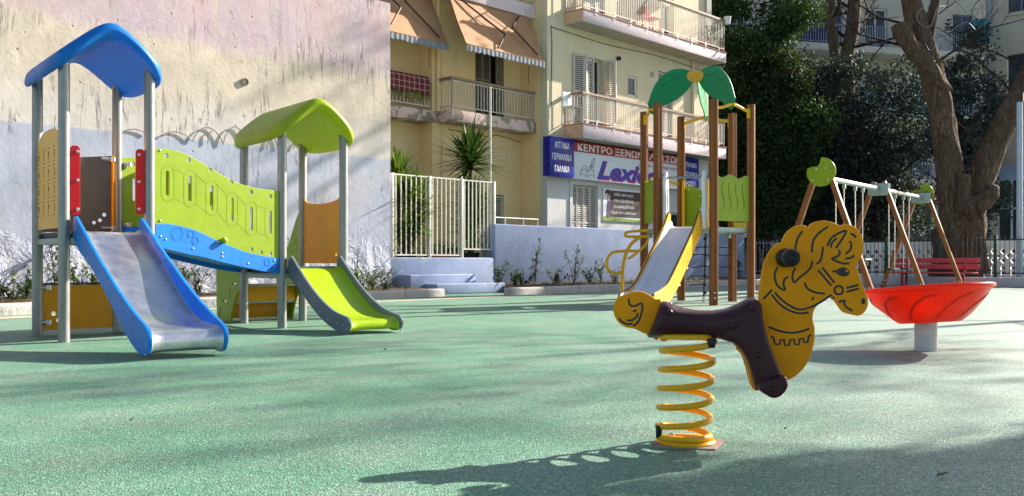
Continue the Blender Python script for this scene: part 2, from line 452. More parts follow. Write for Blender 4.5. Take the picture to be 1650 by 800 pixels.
class MB:
    def __init__(self):
        self.v = []; self.f = []
    def add(self, vs, fs, M=None):
        o = len(self.v)
        for p in vs:
            p = Vector(p)
            self.v.append(tuple(M @ p) if M is not None else tuple(p))
        for f in fs:
            self.f.append(tuple(i + o for i in f))
        return self
    def boxb(self, x0, x1, y0, y1, z0, z1, M=None):
        vs = [(x, y, z) for z in (z0, z1) for y in (y0, y1) for x in (x0, x1)]
        return self.add(vs, [(0, 2, 3, 1), (4, 5, 7, 6), (0, 1, 5, 4), (2, 6, 7, 3), (0, 4, 6, 2), (1, 3, 7, 5)], M)
    def bar(self, p, q, w, h, up=(0, 0, 1)):
        p, q = Vector(p), Vector(q)
        d = (q - p).normalized()
        up = Vector(up)
        if abs(d.dot(up)) > .98:
            up = Vector((1, 0, 0))
        sx = d.cross(up).normalized() * w / 2
        sz = sx.cross(d).normalized() * h / 2
        vs = [c + a * sx + b * sz for c in (p, q) for a, b in ((-1, -1), (1, -1), (1, 1), (-1, 1))]
        return self.add(vs, [(3, 2, 1, 0), (4, 5, 6, 7), (0, 1, 5, 4), (1, 2, 6, 5), (2, 3, 7, 6), (3, 0, 4, 7)])
    def tube(self, pts, r, n=8, closed=False, cap=True, M=None):
        P = [Vector(p) if len(p) == 3 else Vector((p[0], 0, p[1])) for p in pts]
        N = len(P)
        rs = r if isinstance(r, (list, tuple)) else [r] * N
        T = []
        for i in range(N):
            if closed:
                t = P[(i + 1) % N] - P[(i - 1) % N]
            else:
                t = P[min(i + 1, N - 1)] - P[max(i - 1, 0)]
            T.append(t.normalized() if t.length > 1e-9 else Vector((0, 0, 1)))
        up = Vector((0, 0, 1)) if abs(T[0].z) < .9 else Vector((1, 0, 0))
        x = T[0].cross(up).normalized()
        vs, fs = [], []
        for i in range(N):
            x = (x - T[i] * x.dot(T[i]))
            x = x.normalized() if x.length > 1e-6 else T[i].orthogonal().normalized()
            y = T[i].cross(x)
            for k in range(n):
                a = 2 * math.pi * k / n
                vs.append(P[i] + (x * math.cos(a) + y * math.sin(a)) * rs[i])
        for i in range(N if closed else N - 1):
            j = (i + 1) % N
            for k in range(n):
                k2 = (k + 1) % n
                fs.append((i * n + k, i * n + k2, j * n + k2, j * n + k))
        if cap and not closed:
            fs.append(tuple(range(n - 1, -1, -1)))
            fs.append(tuple((N - 1) * n + k for k in range(n)))
        return self.add(vs, fs, M)
    def lathe(self, prof, n=24, M=None, close=False):
        vs, fs = [], []
        for r, z in prof:
            for k in range(n):
                a = 2 * math.pi * k / n
                vs.append((r * math.cos(a), r * math.sin(a), z))
        m = len(prof)
        for i in range(m - 1 if not close else m):
            j = (i + 1) % m
            for k in range(n):
                k2 = (k + 1) % n
                fs.append((i * n + k, i * n + k2, j * n + k2, j * n + k))
        if not close:
            if prof[0][0] > 1e-6: fs.append(tuple(range(n - 1, -1, -1)))
            if prof[-1][0] > 1e-6: fs.append(tuple((m - 1) * n + k for k in range(n)))
        return self.add(vs, fs, M)
    def curve_mesh(self, cu, M):
        ob = bpy.data.objects.new("tmp", cu)
        me = bpy.data.meshes.new_from_object(ob)
        self.add([v.co.copy() for v in me.vertices], [tuple(p.vertices) for p in me.polygons], M)
        bpy.data.objects.remove(ob); bpy.data.meshes.remove(me); bpy.data.curves.remove(cu)
        return self
    def plate(self, outline, thick, M, holes=(), bev=.003):
        """flat panel with real cut-outs; outline in the local XY plane of M, thickness along its Z (centred)"""
        cu = bpy.data.curves.new("tmp", 'CURVE')
        cu.dimensions = '2D'; cu.fill_mode = 'BOTH'
        cu.extrude = max(thick / 2 - bev, .0005); cu.bevel_depth = bev; cu.bevel_resolution = 2; cu.offset = -bev
        for pts in [outline] + list(holes):
            s = cu.splines.new('POLY'); s.points.add(len(pts) - 1); s.use_cyclic_u = True
            for p, q in zip(s.points, pts):
                p.co = (q[0], q[1], 0, 1)
        return self.curve_mesh(cu, M)
    def text(self, body, M, w=None, h=None, extrude=.004, shear=0.0, bold=0.0, align='CENTER'):
        """lettering in the local XY plane of M, fitted to width w and cap height h, centred on the origin"""
        cu = bpy.data.curves.new("tmp", 'FONT')
        cu.body = body; cu.size = 1; cu.resolution_u = 3; cu.shear = shear; cu.offset = bold
        cu.extrude = .001; cu.align_x = 'LEFT'
        ob = bpy.data.objects.new("tmp", cu)
        me = bpy.data.meshes.new_from_object(ob)
        V = [v.co.copy() for v in me.vertices]
        fs = [tuple(p.vertices) for p in me.polygons]
        bpy.data.objects.remove(ob); bpy.data.meshes.remove(me); bpy.data.curves.remove(cu)
        if not V: return self
        x0, x1 = min(v.x for v in V), max(v.x for v in V)
        y0, y1 = 0.0, .73
        sx = w / (x1 - x0) if w else h / .73
        sy = h / .73 if h else sx
        vs = [((v.x - (x0 + x1) / 2) * sx, (v.y - (y0 + y1) / 2) * sy, extrude if v.z > 0 else 0) for v in V]
        return self.add(vs, fs, M)

def make(name, mb, material, parent=None, loc=(0, 0, 0), rz=0.0, shift=(0, 0, 0), bevel=0.0, smooth=35, seg=2):
    me = bpy.data.meshes.new(name)
    sh = Vector(shift)
    me.from_pydata([tuple(Vector(v) - sh) for v in mb.v], [], mb.f)
    me.validate()
    if bevel > 0:
        bm = bmesh.new(); bm.from_mesh(me)
        bmesh.ops.remove_doubles(bm, verts=bm.verts, dist=1e-5)
        ed = [e for e in bm.edges if len(e.link_faces) == 2 and e.calc_face_angle(0) > R(30)]
        bmesh.ops.bevel(bm, geom=ed, offset=bevel, segments=seg, profile=.5, affect='EDGES', clamp_overlap=True)
        bm.to_mesh(me); bm.free()
    if smooth:
        me.polygons.foreach_set('use_smooth', [True] * len(me.polygons))
        me.set_sharp_from_angle(angle=R(smooth))
    me.materials.append(material)
    me.update()
    o = bpy.data.objects.new(name, me)
    COL.objects.link(o)
    o.location = loc; o.rotation_euler = (0, 0, rz)
    if parent is not None:
        o.parent = parent
    return o

def tag(o, label=None, cat=None, group=None, kind=None):
    if label: o["label"] = label
    if cat: o["category"] = cat
    if group: o["group"] = group
    if kind: o["kind"] = kind
    return o

class Thing:
    """an Empty at the thing's base that parents its parts; builder coordinates minus `shift` = local coordinates"""
    def __init__(self, name, label, cat, loc=(0, 0, 0), rz=0.0, group=None, shift=(0, 0, 0)):
        self.o = bpy.data.objects.new(name, None)
        COL.objects.link(self.o)
        self.o.empty_display_size = .1
        self.o.location = loc; self.o.rotation_euler = (0, 0, rz)
        self.shift = Vector(shift)
        tag(self.o, label, cat, group)
    def part(self, name, mb, material, parent=None, label=None, bevel=0.0, smooth=35, seg=2):
        o = make(name, mb, material, parent or self.o, shift=self.shift, bevel=bevel, smooth=smooth, seg=seg)
        if label: o["label"] = label
        return o

def dup(root, loc=None, rz=None, label=None, group=None):
    def cp(o, parent):
        c = o.copy()
        COL.objects.link(c)
        c.parent = parent
        for ch in o.children:
            cp(ch, c)
        return c
    kids = list(root.children)
    r = root.copy(); COL.objects.link(r)
    if loc is not None: r.location = loc
    if rz is not None: r.rotation_euler = (0, 0, rz)
    if label: r["label"] = label
    if group: r["group"] = group
    for k in kids:
        cp(k, r)
    return r

BOLT_ME = {}
def bolts(parent, pts, nrm, r=.016, h=.010, shift=(0, 0, 0), material=None):
    """domed bolt heads, one object each, sharing a mesh"""
    key = (round(r, 4), round(h, 4), material.name if material else '')
    if key not in BOLT_ME:
        mb = MB().lathe([(r, 0), (r, h * .4), (r * .8, h * .8), (r * .4, h), (0, h * 1.05)], 12)
        o = make("bolt", mb, material or ZINC)
        BOLT_ME[key] = o.data
        bpy.data.objects.remove(o)
    q = Vector(nrm).to_track_quat('Z', 'Y')
    for p in pts:
        o = bpy.data.objects.new("bolt", BOLT_ME[key])
        COL.objects.link(o)
        o.parent = parent
        o.location = Vector(p) - Vector(shift)
        o.rotation_euler = q.to_euler()

def frame(o, ex, ey):
    """matrix whose local X, Y run along ex, ey and whose origin is o"""
    ex, ey = Vector(ex).normalized(), Vector(ey).normalized()
    ez = ex.cross(ey)
    M = Matrix.Identity(4)
    for i in range(3):
        M[i][0], M[i][1], M[i][2], M[i][3] = ex[i], ey[i], ez[i], o[i]
    return M

def bez_tube_path(*pts, n=8):
    return smooth_line(pts, n)

# pixel of the photo -> real place
def gpt(px, py, z=0.0):
    Y = F * (H - z) / (py - CY)
    return Vector(((px - CX) / F * Y, Y, z))
def at(px, py, Y):
    return Vector(((px - CX) / F * Y, Y, H + (CY - py) / F * Y))

# the street front: everything along it is built in (s along, y into the block, z up)
UX, UY = .6887, .7250
FP = Vector((-7.73, 14.05))
FU = Vector((UX, UY)); FN = Vector((UY, -UX))
FROT = math.atan2(UY, UX)
def fpt(px, py, d=0.0):
    r = Vector(((px - CX) / F, 1.0))
    t = (FP + FN * d).dot(FN) / r.dot(FN)
    p = r * t
    return (p - FP - FN * d).dot(FU), H + (CY - py) / F * t
def fs(px, d=0.0): return fpt(px, 400, d)[0]
def fz(px, py, d=0.0): return fpt(px, py, d)[1]
def fworld(s, d, z=0.0):
    p = FP + FU * s + FN * d
    return Vector((p.x, p.y, z))
def fthing(name, label, cat, s, d, z=0.0, group=None):
    return Thing(name, label, cat, fworld(s, d, z), FROT, group, shift=(s, -d, z))

# ------------------------------------------------------------------ setting: ground, soil, kerbs
def sheet(name, poly, z, material):
    mb = MB().add([(p[0], p[1], z) for p in poly], [tuple(range(len(poly)))])
    return tag(make(name, mb, material, smooth=0), kind='structure')
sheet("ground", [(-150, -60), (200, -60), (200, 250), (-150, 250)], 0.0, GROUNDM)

# soil bed between the kerb and the wall, gently raised and lumpy
def soil_strip(name, s0, s1, dk0, dk1, z):
    mb = MB(); n = 60; m = 8
    rnd = random.Random(3)
    for i in range(n + 1):
        s = s0 + (s1 - s0) * i / n
        dk = dk0 + (dk1 - dk0) * i / n
        for j in range(m + 1):
            d = -.02 + (dk + .02) * j / m
            k = j / m
            zz = z + .05 * (1 - k) + rnd.uniform(-.018, .018)
            p = fworld(s, d, zz)
            mb.v.append(tuple(p))
    for i in range(n):
        for j in range(m):
            a = i * (m + 1) + j
            mb.f.append((a, a + 1, a + m + 2, a + m + 1))
    return tag(make(name, mb, SOILM), kind='structure')
S_STEP0, S_STEP1 = fs(640), fs(772)
soil_strip("soil", -9, S_STEP0 + .1, 2.72, 1.52, .10)
soil_strip("soil", S_STEP1 - .1, fs(1196), 2.05, 1.40, .10)

def kerb_line(s0, d0, s1, d1, seglen=1.1, hgt=.15, w=.16):
    mb = MB()
    a, b = fworld(s0, d0), fworld(s1, d1)
    L = (b - a).length; n = max(1, int(L / seglen))
    dr = (b - a).normalized()
    rnd = random.Random(11)
    nrm = Vector((dr.y, -dr.x, 0))
    for i in range(n):
        p = a + dr * (L * i / n + .006); q = a + dr * (L * (i + 1) / n - .006)
        j = rnd.uniform(-.008, .008)
        vs = []
        for c in (p, q):
            for off, zz in ((0, -.05), (0, hgt - .03 + j), (.03, hgt + j), (w, hgt + j), (w, -.05)):
                vs.append(c - nrm * (off - w) * -1 if False else c + nrm * (-off) + Vector((0, 0, zz)))
        fsx = [(0, 1, 6, 5), (1, 2, 7, 6), (2, 3, 8, 7), (3, 4, 9, 8), (4, 3, 2, 1, 0), (5, 6, 7, 8, 9)]
        mb.add(vs, fsx)
    return mb
k1 = kerb_line(-9, 2.95, fs(716, 1.6), 1.62)
tag(make("kerb", k1, KERBM, bevel=.008), kind='structure')
k2 = kerb_line(fs(820, 2.1), 2.12, fs(1262, 1.4), 1.42)
tag(make("kerb", k2, KERBM, bevel=.008), kind='structure')
# tan paving strip along the foot of the left kerb
a0, a1 = fworld(-9, 3.0), fworld(fs(880, 1.9), 2.28)
b0, b1 = fworld(-9, 3.55), fworld(fs(880, 1.9), 2.50)
sheet("pavement", [a0, b0, b1, a1], .004, PAVEM)

# ------------------------------------------------------------------ mural wall
S_END = fs(628)
Z_TOP = fz(628, 6)
mw = fthing("mural_wall", "tall rendered wall faded from pink and cream to lavender at its foot, behind the blue tower", "wall", 0, 0)
mb = MB()
# front built as a grid with slight undulation, so raking sunlight finds its unevenness
from mathutils import noise as mnoise
ns, nz = 220, 70
s0, s1 = -14.0, S_END
for i in range(ns + 1):
    for j in range(nz + 1):
        s = s0 + (s1 - s0) * i / ns; z = Z_TOP * j / nz
        w = .012 * mnoise.noise(Vector((s * .7, 0, z * .7))) + .004 * mnoise.noise(Vector((s * 2.3, 3, z * 2.3)))
        foot = max(0, 1 - z / .75)
        w += foot * .10 * (mnoise.noise(Vector((s * 2.2, 9, z * 3))) + .6)
        mb.v.append((s, -w - .02, z))
for i in range(ns):
    for j in range(nz):
        a = i * (nz + 1) + j
        mb.f.append((a, a + nz + 1, a + nz + 2, a + 1))
mw.part("wall", mb, MURALM)
mb = MB().boxb(s0, s1 - .004, .02, .34, 0, Z_TOP - .01)
mw.part("wall_core", mb, MURALM, bevel=.02)
# pipe stub in the wall
sp, zp = fpt(393, 133)
M = Matrix.Translation((sp, -.10, zp)) @ Matrix.Rotation(R(90), 4, 'X')
mb = MB().lathe([(.070, -.14), (.070, -.045), (.058, -.045), (.058, -.12), (0, -.12)], 20, M)
mw.part("drain_pipe", mb, mat('stained clay pipe', (.22, .16, .12), .8, 0, .3, 20))
# painted scallops on the upper edge of the lavender band
def scallop(px0, px1, py0, ptop, d=.045, r=.011):
    a = fpt(px0, py0); b = fpt(px1, py0 + (px1 - px0) * .1)
    c = fpt((px0 + px1) / 2, ptop)
    pts = []
    for k in range(13):
        t = k / 12
        s = a[0] + (b[0] - a[0]) * t
        z = a[1] + (b[1] - a[1]) * t + (c[1] - (a[1] + b[1]) / 2) * math.sin(math.pi * t) ** .7
        pts.append((s, -d, z))
    return pts
mb = MB()
for (x0, x1, y0, yt) in ((196, 236, 214, 209), (258, 306, 222, 213), (308, 358, 229, 206), (358, 396, 231, 205), (428, 446, 240, 221), (470, 492, 242, 228)):
    mb.tube(scallop(x0, x1, y0, yt), .010, 5)
a, b = fpt(333, 232), fpt(340, 212)
mb.tube([(a[0], -.045, a[1]), ((a[0] + b[0]) / 2 - .03, -.045, (a[1] + b[1]) / 2 + .05), (b[0], -.045, b[1])], .010, 5)
mw.part("painted_scallop", mb, mat("dull grey paint", (.25, .24, .26), .9), smooth=40)

# ------------------------------------------------------------------ low lavender wall with the gate base, and steps
S_LOW, S_COR = fs(797), fs(1200)
ZL, ZB = fz(797, 361), fz(797, 415)
lw = fthing("low_wall", "low lavender painted wall with weeds along its foot, below the school signs", "wall", S_LOW, 0)
mb = MB().boxb(S_LOW, S_COR, .0, .28, 0, ZL)
lw.part("wall", mb, LAVW, bevel=.03, seg=3)
mb = MB().boxb(S_END + .004, S_LOW - .004, .01, .30, 0, ZB - .01)
lw.part("gate_plinth", mb, LAVW, bevel=.03, seg=3)
# short return wall after the corner is the fence kerb, see below

st = fthing("concrete_steps", "two worn lavender painted steps in front of the white railing", "steps", (S_STEP0 + S_STEP1) / 2, .4)
mb = MB().boxb(S_STEP0, S_STEP1 - .5, -.42, -.003, 0, .41)
st.part("step", mb, LAVW, bevel=.025, seg=3)
mb = MB().boxb(S_STEP0 + .35, S_STEP1, -.85, -.425, 0, .22)
st.part("step", mb, LAVW, bevel=.025, seg=3)

# ------------------------------------------------------------------ white bar railing on the plinth
wf = fthing("white_railing", "cream white vertical bar railing on the plinth in front of the yucca plants", "railing", S_END + .1, -.08)
def bars_panel(sa, sb, z0, z1, n, d, bw=.022):
    mb = MB()
    for i in range(n):
        s = sa + (sb - sa) * (i + .5) / n
        mb.boxb(s - bw / 2, s + bw / 2, -d - bw / 2, -d + bw / 2, z0 + .012, z1 - .012)
    mb.boxb(sa, sb, -d - .014, -d + .014, z1 - .03, z1)
    mb.boxb(sa, sb, -d - .014, -d + .014, z0, z0 + .03)
    return mb
dF = -.10
Z0, Z1 = ZB + .03, fz(797, 293)
sA, sB, sC, sD = fs(632, dF), fs(692, dF), fs(744, dF), fs(796, dF)
for (a, b, n, z0) in ((sA, sB, 7, Z0), (sB, sC, 7, Z0), (sC, sD, 8, Z0 + .14)):
    wf.part("bar_panel", bars_panel(a + .03, b - .03, z0, Z1, n, dF), FENCEW, smooth=0)
for s in (sA, sB, sC, sD):
    mb = MB().boxb(s - .03, s + .03, -dF - .03, -dF + .03, ZB - .01, Z1 + .01)
    wf.part("post", mb, FENCEW, bevel=.004)
pl = fthing("thin_pole", "thin white pole rising behind the railing beside the tall yucca", "pole", fs(790, -.2), -.2)
pl.part("shaft", MB().tube([(fs(790, -.2), .2, ZB - .3), (fs(790, -.2), .2, fz(790, 140, -.2))], .028, 10), FENCEW)

# handrail pipe on the low wall
hr = fthing("wall_handrail", "thin pale pipe rail on top of the low lavender wall by the railing", "handrail", S_LOW + .3, -.14)
zt = ZL + .16
mb = MB().tube([(S_LOW + .02, .14, zt), (fs(874), .14, zt)], .014, 8)
for s in (S_LOW + .5, fs(850), fs(873)):
    mb.tube([(s, .14, ZL - .01), (s, .14, zt)], .012, 8)
hr.part("rail", mb, FENCEW)

# ------------------------------------------------------------------ plants in pots behind the railing
def blade(mb, base, dirv, L, w, droop, rnd, seg=4):
    d = Vector(dirv).normalized()
    side = d.cross(Vector((0, 0, 1)))
    side = side.normalized() if side.length > .05 else Vector((1, 0, 0))
    p = Vector(base); o = len(mb.v)
    for k in range(seg + 1):
        t = k / seg
        ww = w * (1 - t ** 1.6) * (.6 + .4 * min(1, t * 4))
        q = p + d * L * t + Vector((0, 0, -droop * L * t * t))
        up = side.cross(d) * ww * .25
        mb.v.append(tuple(q - side * ww)); mb.v.append(tuple(q - up)); mb.v.append(tuple(q + side * ww))
    for k in range(seg):
        a = o + k * 3
        mb.f.append((a, a + 1, a + 4, a + 3)); mb.f.append((a + 1, a + 2, a + 5, a + 4))

def yucca(name, label, s, d, zb, heads, mat_, rnd, trunk=True, pot=.22, potmat=DPOT):
    t = fthing(name, label, "plant", s, d, zb)
    mb = MB().lathe([(pot * .75, 0), (pot, .32), (pot * 1.06, .32), (pot * 1.06, .36), (pot * .9, .36), (pot * .88, .30), (0, .30)], 20, Matrix.Translation((s, -d, zb)))
    t.part("pot", mb, potmat)
    mt = MB(); ml = MB()
    for (ox, oy, hz, n, L, w, spread) in heads:
        c = Vector((s + ox, -d + oy, zb + hz))
        mt.tube([(s + ox * .2, -d + oy * .2, zb + .3), (s + ox * .7, -d + oy * .7, zb + hz * .6), tuple(c)], [.05, .045, .05], 8)
        for i in range(n):
            az = rnd.uniform(0, 6.283)
            k = rnd.random()
            el = R(-18 + 100 * k ** .8) if spread else R(40 + 45 * k)
            base = c + Vector((0, 0, rnd.uniform(-.30, .10)))
            blade(ml, base, (math.cos(az) * math.cos(el), math.sin(az) * math.cos(el), math.sin(el)), L * rnd.uniform(.7, 1.1), w, rnd.uniform(.05, .25), rnd)
    t.part("stem", mt, BARK)
    t.part("foliage", ml, mat_, smooth=60)
    return t
rnd = random.Random(5)
s, z = fpt(758, 258, -.75)
yucca("tall_yucca", "tall spiky green yucca plant rising above the white railing", s, -.75, ZB - .25,
      [(0, 0, z - ZB + .30, 240, 1.08, .046, True), (.08, .1, 1.6, 150, .95, .042, True), (-.12, 0, 1.0, 90, .8, .036, True), (.15, -.05, 1.25, 80, .8, .036, True), (.05, 0, .6, 60, .7, .036, True)], YUCCA, rnd)
s = fs(655, -.5)
yucca("leafy_bush", "yellow green leafy potted plant behind the left panel of the white railing", s, -.5, ZB - .25,
      [(0, 0, 1.65, 110, .95, .046, True), (-.2, .1, 2.0, 110, .85, .044, False), (.28, 0, 1.5, 110, .9, .044, True), (.05, -.1, 1.05, 120, .8, .042, True), (-.15, 0, .7, 70, .65, .038, True), (.25, .05, .8, 70, .65, .038, True)], YUCCAY, rnd)
# terracotta trough with small bush
s = fs(716, -.35)
tr = fthing("planter_trough", "long terracotta trough of small green plants behind the middle railing panel", "planter", s, -.38, ZB - .25)
mb = MB().boxb(s - .5, s + .5, .28, .50, ZB - .25, ZB + .12)
tr.part("trough", mb, TERRA, bevel=.015)
ml = MB()
for i in range(420):
    c = Vector((s + rnd.uniform(-.5, .75), .36 + rnd.uniform(-.12, .14), ZB + .1 + abs(rnd.gauss(0, .10))))
    az = rnd.uniform(0, 6.28); el = rnd.uniform(-.4, 1.2)
    blade(ml, c, (math.cos(az) * math.cos(el), math.sin(az) * math.cos(el), math.sin(el)), rnd.uniform(.06, .16), .022, .2, rnd, 2)
tr.part("foliage", ml, YUCCA, smooth=60)

# ------------------------------------------------------------------ buildings along the street front
def tri_mb(x0, x1, y0, y1, z0, z1): return MB().boxb(x0, x1, y0, y1, z0, z1)

def shutter_mb(w, h, M, slats=None, t=.035):
    """louvred shutter leaf, x 0..w, z 0..h, centred on y=0"""
    mb = MB()
    fr = min(.06, w * .14)
    mb.boxb(0, fr, -t / 2, t / 2, 0, h, M); mb.boxb(w - fr, w, -t / 2, t / 2, 0, h, M)
    for z in (0, h * .46, h - fr):
        mb.boxb(fr, w - fr, -t / 2 + .002, t / 2 - .002, z, z + fr, M)
    for (za, zb) in ((fr, h * .46), (h * .46 + fr, h - fr)):
        n = max(3, int((zb - za) / .055))
        for i in range(n):
            z = za + (zb - za) * (i + .5) / n
            vs = [(fr, -.012, z - .020), (w - fr, -.012, z - .020), (w - fr, .012, z + .012), (fr, .012, z + .012),
                  (fr, -.006, z - .026), (w - fr, -.006, z - .026), (w - fr, .018, z + .006), (fr, .018, z + .006)]
            mb.add(vs, [(0, 1, 2, 3), (7, 6, 5, 4), (0, 4, 5, 1), (3, 2, 6, 7)], M)
    return mb

def railing_mb(pts, z0, h, step=.11, bw=.016, bottom=.10, post=1.6):
    mb = MB()
    for a, b in zip(pts, pts[1:]):
        a, b = Vector((a[0], a[1], 0)), Vector((b[0], b[1], 0))
        L = (b - a).length; n = max(2, int(L / step))
        for i in range(n + 1):
            p = a.lerp(b, i / n)
            big = (i == 0 or i == n)
            w = bw * (1.8 if big else 1)
            mb.boxb(p.x - w / 2, p.x + w / 2, p.y - w / 2, p.y + w / 2, z0 + (0 if big else bottom + .01), z0 + h - .02)
        for z in (bottom, h - .03):
            mb.bar(a + Vector((0, 0, z0 + z)), b + Vector((0, 0, z0 + z)), .03, .022)
    return mb

# --- yellow house, set back, with balcony and awnings
dYR, dYL, dA = -1.90, -2.40, -.95
SC = fs(882, dA)
SST = fs(712, dYR)
yb = fthing("yellow_house", "set back yellow ochre house with peeling balcony and orange awnings", "house", (SST + SC) / 2, dYR)
HTOP = 9.5
zs_b, zs_t = fz(865, 215, -1.35), fz(865, 198, -1.35)
ups_b, ups_t = fz(868, 32, -1.35), fz(868, 32, -1.35) + .34
s_d0, s_d1 = fs(766, dYR), fs(808, dYR)
zd1 = zs_t + 2.15
g0, g1 = fs(776, dYR), fs(812, dYR)
def wall_plate(s0, s1, z0, z1, d, th, holes):
    hs = [[(a, c), (b, c), (b, e), (a, e)] for a, b, c, e in holes]
    return MB().plate([(s0, z0), (s1, z0), (s1, z1), (s0, z1)], th, frame((0, -d + th / 2, 0), (1, 0, 0), (0, 0, 1)), hs, bev=.002)
yb.part("wall", wall_plate(SST, SC - .003, 0, HTOP, dYR, .24, [(s_d0, s_d1, zs_t + .02, zd1), (g0, g1, .6, 2.45)]), YELW, smooth=20)
mb = MB().boxb(S_END - 4, SST - .003, -dYL, -dYL + .24, 0, HTOP)
yb.part("wall", mb, YELW)
mb = MB().boxb(SST - .30, SST - .004, -dYR + .02, -dYL - .003, 0, HTOP)   # pilaster between the two bays
yb.part("pilaster", mb, YELW)
# balcony slabs
sR0 = fs(729, -1.35)
mb = MB().boxb(sR0, SC - .004, 1.35, -dYR - .003, zs_b, zs_t)
yb.part("balcony_slab", mb, PINKSLAB, bevel=.008)
mb = MB().boxb(S_END - 4, sR0 - .004, 1.90, -dYL - .003, zs_b, zs_t)
yb.part("balcony_slab", mb, PINKSLAB, bevel=.008)
mb = MB().boxb(sR0 - .5, SC - .004, 1.35, -dYR - .003, ups_b, ups_t)
yb.part("balcony_slab", mb, LILACSLAB, bevel=.008)
mb = MB().boxb(S_END - 4, sR0 - .504, 1.9, -dYL - .003, ups_b, ups_t)
yb.part("balcony_slab", mb, LILACSLAB, bevel=.008)
rh = fz(865, 153, -1.35) - zs_t
rl = yb.part("railing", railing_mb([(sR0 + .03, 1.88), (sR0 + .03, 1.40), (SC - .02, 1.40)], zs_t, rh), RAILW, smooth=0)
mb = MB().boxb(sR0 - .02, SC - .01, 1.36, 1.44, zs_t + rh, zs_t + rh + .06).boxb(sR0 - .02, sR0 + .07, 1.443, 1.95, zs_t + rh, zs_t + rh + .06)
yb.part("handrail", mb, HANDR, rl)
rl = yb.part("railing", railing_mb([(S_END - 3, 1.95), (sR0 - .03, 1.95)], zs_t, rh), RAILW, smooth=0)
rl = yb.part("railing", railing_mb([(sR0 - .4, 1.40), (SC - .02, 1.40)], ups_t, .9), RAILW, smooth=0)
# balcony door and ground shutter door
dr = yb.part("door", MB().boxb(s_d0, s_d1, -dYR + .20, -dYR + .235, zs_t + .02, zd1), DARKM)
w = (s_d1 - s_d0)
yb.part("shutter", shutter_mb(w * .30, zd1 - zs_t - .04, Matrix.Translation((s_d0 + .01, -dYR + .06, zs_t + .03))), mat("grey brown shutter", (.22, .18, .14), .6), dr, smooth=0)
yb.part("shutter", shutter_mb(w * .30, zd1 - zs_t - .04, Matrix.Translation((s_d0 + .02 + w * .30, -dYR + .06, zs_t + .03))), MATS["grey brown shutter"], dr, smooth=0)
yb.part("shutter", shutter_mb(w * .30, zd1 - zs_t - .04, Matrix.Translation((s_d1 - w * .24, -dYR - .02, zs_t + .03))), MATS["grey brown shutter"], dr, smooth=0)
dr = yb.part("door", MB().boxb(g0, g1, -dYR + .20, -dYR + .235, .6, 2.45), DARKM)
for k in range(2):
    yb.part("shutter", shutter_mb((g1 - g0) / 2 - .02, 1.8, Matrix.Translation((g0 + .01 + k * (g1 - g0) / 2, -dYR + .06, .62))), SHUTM, dr, smooth=0)
# awnings
def awning(sa, sb, dt, df, zt, zf, arms):
    mb = MB()
    n = 10; m = 10
    for i in range(n + 1):
        for j in range(m + 1):
            s = sa + (sb - sa) * i / n; k = j / m
            d = dt + (df - dt) * k; z = zt + (zf - zt) * k - .05 * math.sin(math.pi * k)
            mb.v.append((s, -d, z + .008 * math.sin(i * 2.1 + j)))
    o = len(mb.v)
    mb.v += [(x, y + .006, z - .004) for x, y, z in mb.v]
    for i in range(n):
        for j in range(m):
            a = i * (m + 1) + j
            mb.f.append((a, a + 1, a + m + 2, a + m + 1))
            mb.f.append((o + a, o + a + m + 1, o + a + m + 2, o + a + 1))
    fab = yb.part("awning", mb, AWNM)
    yb.part("front_bar", MB().tube([(sa, -df, zf), (sb, -df, zf)], .024, 8), AWNM, fab)
    mv = MB(); N = int((sb - sa) / .03); rnd = random.Random(4)
    for i in range(N + 1):
        s = sa + (sb - sa) * i / N
        q = .005 * math.sin(i * 1.3)
        mv.v.append((s, -df - .02 + q, zf - .01)); mv.v.append((s, -df - .015 + q * 1.6, zf - .15 + rnd.uniform(-.02, .02)))
    for i in range(N):
        mv.f.append((2 * i, 2 * i + 1, 2 * i + 3, 2 * i + 2))
    yb.part("fringe", mv, VALM, fab)
    for path in arms:
        pts = []
        for (fs_, fk, off) in path:
            d = dt + (df - dt) * fk; z = zt + (zf - zt) * fk
            pts.append((sa + (sb - sa) * fs_, -d - off, z))
        mb = MB()
        for p, q in zip(pts, pts[1:]):
            mb.bar(p, q, .035, .03)
        yb.part("arm", mb, DARKMET, fab)
ztA, zfA = ups_b - .03, (fz(752, 68, -.8) + fz(877, 103, -.8)) / 2
awning(fs(752, -.8), fs(877, -.8), -1.40, -.80, ztA, zfA, [[(.10, .0, .06), (.52, .60, .12), (.38, .95, .05)], [(.86, .02, .06), (.66, .38, .12), (.92, .88, .05)]])
sl1 = fs(722, -1.35)
awning(sl1 - 2.6, sl1, -1.95, -1.35, ztA + .05, (fz(722, 72, -1.35)), [[(.30, .0, .06), (.50, .45, .12), (.34, .85, .05)], [(.74, .0, .06), (.58, .28, .12), (.90, .90, .05)]])
# strap hanging below the awning
yb.part("pull_cord", MB().tube([(fs(852, -1.2), 1.2, zfA + .1), (fs(852, -1.2), 1.2, zfA - .55)], .008, 6), DARKMET)
yb.part("pull_cord", MB().tube([(fs(692, -1.6), 1.6, zfA + .2), (fs(692, -1.6), 1.6, zfA - .50)], .008, 6), DARKMET)
yb.part("downpipe", MB().tube([(SST - .16, 1.86, zs_t), (SST - .16, 1.86, HTOP)], .045, 10), YELW)

